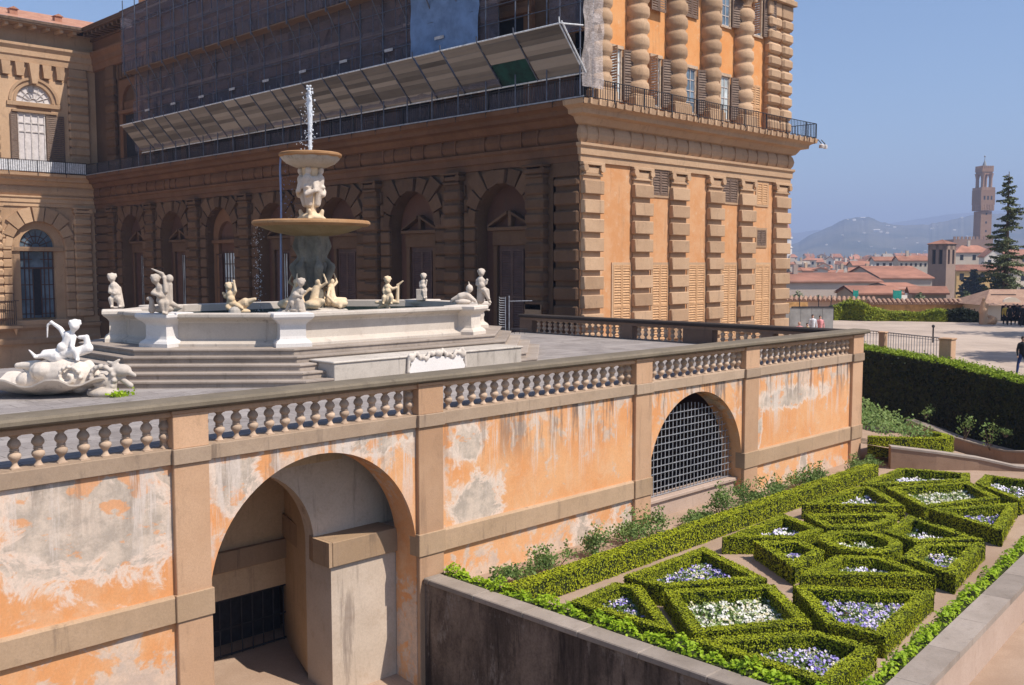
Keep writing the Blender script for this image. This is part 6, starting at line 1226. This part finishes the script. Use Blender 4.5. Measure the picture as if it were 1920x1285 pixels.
# ================================================================ city
def house(u0, u1, ve, vb, d, rise, wm, label, kind='gable', wins=3, rmat='tile_far', storeys=1, name='house', group='houses of the old town', yawj=0, dep=None, cat='house', chim=0, shade=None):
    a, c = q(u0, ve, d), q(u1, ve, d); W = (c-a).length; mid = (a+c)/2; zb = q((u0+u1)/2, vb, d).z-2; H = mid.z-zb; D = dep or W*.55; D = min(D, 30)
    t = thing(name, label, cat, group, (mid.x, mid.y, zb), R45+yawj); b = MB(); b.box(-W/2, W/2, 0, D, 0, H)
    R = rise/FPX*d; ov = .4
    if kind == 'gable':
        b.add([(-W/2, 0, H), (-W/2, D, H), (-W/2, D/2, H+R)], [(0, 1, 2)]); b.add([(W/2, 0, H), (W/2, D, H), (W/2, D/2, H+R)], [(0, 2, 1)])
        r = MB(); r.add([(-W/2-ov, -ov, H-.1), (W/2+ov, -ov, H-.1), (W/2+ov, D/2, H+R+.1), (-W/2-ov, D/2, H+R+.1), (W/2+ov, D+ov, H-.1), (-W/2-ov, D+ov, H-.1)], [(0, 1, 2, 3), (3, 2, 4, 5)])
        r.add([(-W/2-ov, -ov, H-.35), (W/2+ov, -ov, H-.35), (W/2+ov, D/2, H+R-.15), (-W/2-ov, D/2, H+R-.15), (W/2+ov, D+ov, H-.35), (-W/2-ov, D+ov, H-.35)], [(3, 2, 1, 0), (5, 4, 2, 3)])
        r.add([(-W/2-ov, -ov, H-.35), (W/2+ov, -ov, H-.35), (W/2+ov, -ov, H-.1), (-W/2-ov, -ov, H-.1)], [(0, 1, 2, 3)])
    elif kind == 'front':
        b.prism([(-W/2, H), (W/2, H), (0, H+R)], 0, D); r = MB()
        r.prism([(-W/2-ov, H-.15), (0, H+R+.05), (W/2+ov, H-.15), (W/2+ov, H+.15), (0, H+R+.4), (-W/2-ov, H+.15)], -ov, D+ov)
    elif kind == 'hip':
        r = MB(); e = min(D/2, W/2-.1); r.add([(-W/2-ov, -ov, H-.1), (W/2+ov, -ov, H-.1), (W/2+ov, D+ov, H-.1), (-W/2-ov, D+ov, H-.1), (-W/2+e, D/2, H+R), (W/2-e, D/2, H+R)], [(0, 1, 5, 4), (1, 2, 5), (2, 3, 4, 5), (3, 0, 4), (3, 2, 1, 0)]); r.box(-W/2-ov, W/2+ov, -ov, D+ov, H-.3, H-.11)
    else: r = MB(); r.box(-W/2-.2, W/2+.2, -.2, D+.2, H, H+.5)
    b.build('wall', wm, t); rf = r.build('roof', M[rmat], t)
    if chim:
        for i in range(chim): k = MB(); x = W*(-.3+.6*rng.random()); k.box(x-.4, x+.4, D*.4, D*.4+.8, H, H+R+1.6); k.build('chimney', wm, rf)
    ww = min(1.1, W/(wins*2.2+1)) if wins else 0; w0 = None
    for s in range(storeys):
        for i in range(wins):
            x = -W/2+W*(i+.5)/wins; z = H-(1.0+ww*1.5)-s*3.3
            if z < .5: continue
            if w0 is None: k = MB(); k.box(-ww/2, ww/2, -.04, .02, 0, ww*1.55); w0 = k.build('window', M['dark_open'], t); w0.location = (x, 0, z)
            else: c2 = w0.copy(); COL.objects.link(c2); c2.location = (x, 0, z)
    return t
CW = M['city_wall']
house(1440, 1652, 527, 566, 178, 14, CW[4], 'very long building with a broad terracotta roof and a plain front', wins=0, dep=17, chim=1, yawj=.0)
house(1440, 1512, 522, 560, 200, 9, CW[2], 'pale red roofed building next to the palace edge', wins=3)
house(1652, 1748, 520, 560, 205, 20, CW[4], 'building with dark striped roof left of the brick bell tower', wins=0, dep=24)
house(1605, 1690, 549, 580, 150, 11, CW[2], 'low front house with a wide tile gable before the long building', kind='gable', wins=2, dep=9)
house(1680, 1735, 540, 575, 158, 8, CW[3], 'low house with slanting red roof before the bell tower', wins=1, dep=9, yawj=.3)
house(1712, 1772, 548, 580, 140, 9, CW[2], 'small tiled house just left of the foot of the bell tower', wins=1, dep=7, yawj=-.3)
house(1686, 1740, 488, 524, 300, 8, CW[1], 'flat fronted block with a red roof and a row of dark windows on the skyline', wins=6, kind='gable', chim=1)
house(1640, 1688, 488, 520, 310, 6, CW[3], 'pale building with open dark loggia left of the red roofed skyline block', wins=4, kind='gable')
house(1600, 1660, 497, 530, 330, 7, CW[2], 'brownish building with red gable roof in the middle of the town', wins=3)
house(1655, 1700, 508, 530, 260, 7, CW[0], 'small building with red roof under the pale loggia building', wins=2, yawj=.25)
house(1792, 1862, 473, 515, 330, 13, CW[1], 'house with a dark top floor loggia and hipped roof below the great tower', kind='hip', wins=3, chim=1)
house(1846, 1886, 482, 520, 320, 17, CW[3], 'white gabled house right of the house with the loggia', kind='front', wins=2, storeys=2)
house(1794, 1872, 506, 562, 250, 9, M['yellow'], 'yellow house with brown shutters beside the brick bell tower', wins=4, kind='gable', storeys=2)
house(1860, 1930, 508, 562, 262, 8, CW[1], 'cream house behind the tall conifer', wins=3, kind='gable', storeys=2)
house(1880, 1960, 478, 520, 380, 10, CW[2], 'reddish house on the skyline behind the conifer', wins=3)
words = ['terracotta', 'faded pink', 'brown tiled', 'pale tiled', 'low red']; pos_ = ['near the palace edge', 'below the hillside', 'in the middle of the skyline', 'left of the loggia building', 'behind the long roof']
k = 0
for d, v0, n, u_lo, u_hi in ((300, 509, 9, 1478, 1650), (420, 499, 11, 1478, 1745), (560, 491, 13, 1480, 1750), (760, 485, 13, 1480, 1790), (950, 481, 10, 1500, 1800)):
    for i in range(n):
        u = u_lo+(u_hi-u_lo)*(i+rng.uniform(.1, .9))/n; w_ = rng.uniform(16, 34)*(300/d)**.35; ve = v0+rng.uniform(-4, 4)
        house(u-w_/2, u+w_/2, ve, ve+26, d, rng.uniform(3, 7), CW[k % 5], '%s roofed town house, %s from the palace edge in the %s row of roofs' % (words[k % 5].split()[0], ['first', 'second', 'third', 'fourth', 'fifth', 'sixth', 'seventh', 'eighth', 'ninth', 'tenth', 'eleventh', 'twelfth', 'last'][i], ['nearest', 'second', 'third', 'fourth', 'farthest'][[300, 420, 560, 760, 950].index(d)]), kind=['gable', 'hip', 'gable', 'front'][k % 4], wins=int(rng.integers(1, 4)), rmat='tile_far' if k % 5 else 'cope_g', chim=int(k % 3 > 0), storeys=2, yawj=rng.uniform(-.5, .5)); k += 1
# brick bell tower
d = 225; a, c = q(1742, 458, d), q(1793, 458, d); t = thing('bell_tower', 'square brown brick bell tower with low tiled roof and paired arched openings', 'tower', None, (q(1777, 458, d).x+2.2, q(1777, 458, d).y, q(1772, 570, d).z), -.09)
H = q(1772, 459, d).z-t.location.z; w_ = 4.4
b = MB(); b.box(-w_/2, w_/2, 0, w_, 0, H-4.4)
for x0, x1 in ((-w_/2, -1.55), (-.55, .55), (1.55, w_/2)): b.box(x0, x1, 0, .6, H-4.4, H); b.box(x0, x1, w_-.6, w_, H-4.4, H)
for x0 in (-w_/2, w_/2-.6):
    for y0, y1 in ((.6, .95), (w_/2-.35, w_/2+.35), (w_-.95, w_-.6)): b.box(x0, x0+.6, y0, y1, H-4.4, H)
b.box(-w_/2, w_/2, 0, w_, H-1.1, H+.02); b.box(-w_/2-.12, w_/2+.12, -.12, w_+.12, H, H+.25); b.build('shaft', M['brick'], t)
b = MB(); b.box(-1.6, 1.6, 1, w_-1, H-4.4, H-1.1); b.build('belfry_dark', M['dark_open'], t)
b = MB(); b.add([(-w_/2-.35, -.35, H+.22), (w_/2+.35, -.35, H+.22), (w_/2+.35, w_+.35, H+.22), (-w_/2-.35, w_+.35, H+.22), (0, w_/2, H+1.25)], [(0, 1, 4), (1, 2, 4), (2, 3, 4), (3, 0, 4), (3, 2, 1, 0)]); b.build('roof', M['tile_far'], t)
# great tower
d = 690; f_ = d/FPX; t = thing('clock_tower', 'tall stone tower with projecting battlemented gallery, open belfry and small spire', 'tower', None, (q(1841, 450, d).x, q(1841, 450, d).y, q(1841, 500, d).z), R45+.145); Z = lambda v: q(1841, v, d).z-t.location.z; hw = 26.5/2*f_/1.2
b = MB(); b.box(-hw, hw, -hw, hw, 0, Z(397)); b.build('shaft', M['brick_t'], t)
b = MB(); hg = hw*1.28; b.box(-hg, hg, -hg, hg, Z(385), Z(358)); n = 8
for i in range(n):
    x = -hg+.5+(2*hg-1.8)*i/(n-1)
    for s in (-1, 1):
        b.box(x, x+.9, s*hw if s < 0 else hw, s*hg, Z(396), Z(385)) if True else 0
        b.box(min(s*hw, s*hg), max(s*hw, s*hg), x, x+.9, Z(396), Z(385))
    b.box(x-.3, x+1.0, -hg, -hg+.6, Z(358), Z(353)); b.box(x-.3, x+1.0, hg-.6, hg, Z(358), Z(353)); b.box(-hg, -hg+.6, x-.3, x+1.0, Z(358), Z(353)); b.box(hg-.6, hg, x-.3, x+1.0, Z(358), Z(353))
b.build('gallery', M['brick_t'], t)
b = MB(); hb = hw*.93
for sx in (-1, 1):
    for sy in (-1, 1): b.lathe([(hb*.34, Z(355)), (hb*.3, Z(350)), (hb*.3, Z(336)), (hb*.5, Z(327))], sx*hb*.78, sy*hb*.78, 0, 12)
b.box(-hb, hb, -hb, hb, Z(329), Z(316)); b.box(-hb*1.1, hb*1.1, -hb*1.1, hb*1.1, Z(324), Z(317))
for i in range(6):
    x = -hb*1.1+.2+(2.2*hb-1.3)*i/5
    for s in (-1.1, 1.02): b.box(x, x+.9, s*hb, s*hb+.5, Z(317), Z(313)); b.box(s*hb, s*hb+.5, x, x+.9, Z(317), Z(313))
b.build('belfry', M['brick_t'], t)
b = MB(); b.lathe([(hb*.42, Z(316)), (hb*.3, Z(309)), (.3, Z(303)), (.12, Z(296))], 0, 0, 0, 8, False); b.sphere((0, 0, Z(295)), .6); b.build('spire', M['grey_board'], t)
for v in (400, 416, 432): b = MB(); b.box(-.6, .6, -hw-.05, -hw, Z(v+4), Z(v)); b.build('window', M['dark_open'], t)
for i in range(3): b = MB(); x = -hg*.5+i*hg*.5; b.box(x-.6, x+.6, -hg-.05, -hg, Z(376), Z(369)); b.build('window', M['dark_open'], t)
t = thing('town_hall', 'battlemented stone palace block at the foot of the great tower', 'building', None, (q(1825, 450, 680).x, q(1825, 450, 680).y, q(1825, 500, 680).z), R45); a, c = q(1788, 450, 680), q(1862, 450, 680); W = (c-a).length; H = q(1825, 449, 680).z-t.location.z; b = MB(); b.box(-W/2, W/2, 0, 14, 0, H); x = -W/2
while x < W/2-1: b.box(x, x+1.5, 0, .8, H, H+1.9); x += 2.6
b.build('wall', M['brick_t'], t)
# cathedral dome
d = 1250; t = thing('cathedral_dome', 'edge of the great red ribbed dome and its white drum beside the palace corner', 'church', None, (q(1448, 470, d).x, q(1448, 470, d).y, q(1448, 500, d).z), R45); f_ = d/FPX; Z = lambda v: q(1448, v, d).z-t.location.z; R = 35*f_
b = MB(); b.lathe([(R, Z(446)), (R*.96, Z(436)), (R*.86, Z(424)), (R*.68, Z(412)), (R*.42, Z(400)), (R*.14, Z(392))], 0, 0, 0, 16, False); b.build('dome', M['tile_far'], t)
b = MB(); b.lathe([(R*1.03, Z(500)), (R*1.03, Z(466)), (R*1.08, Z(465)), (R*.98, Z(462)), (R*.98, Z(449)), (R*1.05, Z(448)), (R*1.05, Z(445))], 0, 0, 0, 16, False); b.build('drum', CW[3], t)
b = MB(); b.lathe([(R*.14, Z(392)), (R*.14, Z(378)), (0.1, Z(370))], 0, 0, 0, 8); b.build('lantern', CW[3], t)
# middle distance trees
conifer(1826, 503, 215, q(1826, 570, 215).z, 26, 'dark bushy conifer in front of the yellow house', 22, 'leaf_dark', 1.2, 'conifer_tree', .55, 9)
for i, (u, v, d, w_, lab, mt) in enumerate(((1495, 548, 140, 26, 'dull green tree row behind the tiled wall, far left', 'leaf_pine'), (1600, 556, 140, 22, 'green treetop behind the bright bush', 'leaf_pine'), (1720, 553, 130, 22, 'green treetop left of the bell tower foot', 'leaf_pine'), (1812, 552, 120, 20, 'green treetop behind the wall below the yellow house', 'leaf_pine'), (1875, 505, 180, 16, 'dark green tree left of the conifer trunk', 'leaf_dark'), (1900, 520, 130, 22, 'bushy green tree behind the pavilion roof', 'leaf_pine'), (1525, 551, 140, 22, 'second dull green treetop from the palace edge behind the tiled wall', 'leaf_pine'))):
    round_tree(u, v, d, -9, w_, lab, mt, 1800, .35, 'broadleaf_tree', 'treetops behind the boundary wall', 12, 60+i, .5)
for u0, u1, v0, v1, d, lab in ((1601, 1609, 545, 554, 120, 'small green tarpaulin screen left among the roofs'), (1676, 1690, 545, 554, 120, 'wider green screen among the roofs near the bell tower')):
    a, c = q(u0, v0, d), q(u1, v0, d); b = MB(); h = q(u0, v0, d).z-q(u0, v1, d).z+3; W = (c-a).length; b.box(-W/2, W/2, 0, .1, -h, 0); b.box(-W/2-.05, -W/2, 0, .15, -h-4, .1); b.box(W/2, W/2+.05, 0, .15, -h-4, .1); o = b.build('green_screen', plain('green_sheet', (.03, .35, .26), .7)); o.location = ((a+c)/2); o.rotation_euler = (0, 0, R45); tag(o, lab, 'screen')
# ---------------------------------------------------------------- city ground and hills
b = MB(); b.add([q(x, 500, 93).to_tuple()[:2]+(-20,) for x in (-3000, 5000)]+[(26000, -22000, -20), (26000, 26000, -20), (-22000, 26000, -20)], [(0, 1, 2, 3, 4)]); struct(b.build('city_ground', plain('town_ground', (.22, .17, .12), .95, .3, .01)))
nh = NT('hillside'); f = nh.noise(.004, 8, .65); g = nh.noise(.02, 6, .7); c_ = nh.mix(nh.ramp(f, .4, .6), (.05, .06, .04), (.12, .11, .075)); c_ = nh.mix(nh.ramp(g, .58, .66, 0, .7), c_, (.25, .22, .17)); M['hill'] = nh.fin(c_, .95)
def hills(prof, d0, d1, vbase, name, jag, seed):
    rg = np.random.default_rng(seed); U = np.arange(prof[0][0], prof[-1][0]+1, 3.0); V = np.interp(U, [p[0] for p in prof], [p[1] for p in prof]); V = V+np.convolve(rg.normal(0, jag, len(U)), [.25, .5, .25], 'same')
    nr = 14; vs = []
    for j in range(nr+1):
        t = j/nr; d = d0+(d1-d0)*t
        for i, u in enumerate(U):
            vv = vbase+(V[i]-vbase)*(t**.8)+1.5*math.sin(u*.045+t*9+seed)*t*(1-t)*3+1.1*math.sin(u*.11-t*14)*t*(1-t)*3; p = q(u, vv, d); vs.append(tuple(p))
    for i, u in enumerate(U): p = q(u, V[i]+4, d1*1.15); vs.append((p.x, p.y, p.z-100))
    k = len(U); b = MB(); b.add(vs, [(j*k+i, j*k+i+1, (j+1)*k+i+1, (j+1)*k+i) for j in range(nr+1) for i in range(k-1)], True); o = b.build(name, M['hill'], clean=False); o['kind'] = 'structure'; return U, V
hills([(1250, 470), (1400, 468), (1475, 466), (1500, 452), (1530, 436), (1560, 423), (1583, 411), (1600, 409), (1612, 407), (1630, 406), (1640, 411), (1655, 418), (1690, 423), (1740, 421), (1790, 411), (1822, 404), (1860, 402), (1920, 399), (2100, 395), (2400, 410)], 2300, 3600, 492, 'hill', .9, 4)
hills([(1250, 440), (1450, 440), (1500, 436), (1560, 428), (1640, 424), (1720, 411), (1780, 402), (1850, 396), (1960, 394), (2100, 400), (2400, 420)], 5200, 6500, 480, 'hill', .5, 8)
hm = MB(); hm.box(-1, 1, 0, .8, 0, 1); hm.add([(-1.1, -.1, 1), (1.1, -.1, 1), (1.1, .9, 1), (-1.1, .9, 1), (-1.1, .4, 1.35), (1.1, .4, 1.35)], [(0, 1, 5, 4), (3, 2, 5, 4), (0, 4, 3), (1, 2, 5)])
vil0 = None
VW = ['largest white block at the middle height', 'just right of the largest white block', 'left of the largest white block', 'pale building just below the left of the summit', 'long pale building right under the summit', 'on the shoulder right of the summit', 'second on the shoulder right of the summit', 'right end of the white middle group', 'small one below the shoulder', 'long one on the middle of the right ridge', 'tiny one near the crest of the right ridge', 'at the foot of the right ridge near the tower', 'on the crest next to the tower', 'low one left of the tower shaft', 'small one under the left slope', 'tiny one left of the summit', 'low one halfway across the valley', 'lowest one above the skyline roofs', 'low one at the left foot of the hill', 'low one right of the valley', 'alone on the left slope', 'lowest one left of the bell tower']
for i, (u, v, s) in enumerate([(1644, 434, 12), (1652, 435, 7), (1621, 437, 6), (1602, 413, 9), (1618, 410, 10), (1665, 424, 7), (1678, 426, 6), (1664, 437, 7), (1700, 446, 4), (1748, 429, 7), (1758, 421, 3), (1790, 431, 6), (1804, 408, 6), (1815, 443, 5), (1611, 452, 4), (1590, 411, 4), (1634, 462, 4), (1677, 466, 5), (1550, 458, 4), (1720, 455, 4), (1580, 440, 4), (1735, 470, 4)]):
    t_ = max(.05, min(1, (492-v)/85))**1.25; d = 2300+1300*t_-40; p = q(u, v, d)
    if vil0 is None: vil0 = hm.build('hill_villa', CW[3])
    else: o = vil0.copy(); COL.objects.link(o); vil0_ = o
    o = vil0 if i == 0 else vil0_; o.location = (p.x, p.y, p.z-3); o.scale = (s*.75, s*.6, s*.6); o.rotation_euler = (0, 0, R45+rng.uniform(-.4, .4)); tag(o, 'pale villa on the hillside, %s' % VW[i], 'villa', 'villas on the hillside')
# ---------------------------------------------------------------- air
b = MB(); b.box(-300, 8200, -3600, 8200, -75, 420); hz = b.build('haze', bpy.data.materials.new('air'), clean=False); hz['kind'] = 'stuff'
am = hz.data.materials[0]; am.use_nodes = True; am.node_tree.nodes.clear(); vo = am.node_tree.nodes.new('ShaderNodeVolumePrincipled'); mo = am.node_tree.nodes.new('ShaderNodeOutputMaterial')
vo.inputs['Density'].default_value = .00032; vo.inputs['Color'].default_value = (.55, .68, 1, 1); vo.inputs['Anisotropy'].default_value = .0; am.node_tree.links.new(vo.outputs[0], mo.inputs['Volume'])
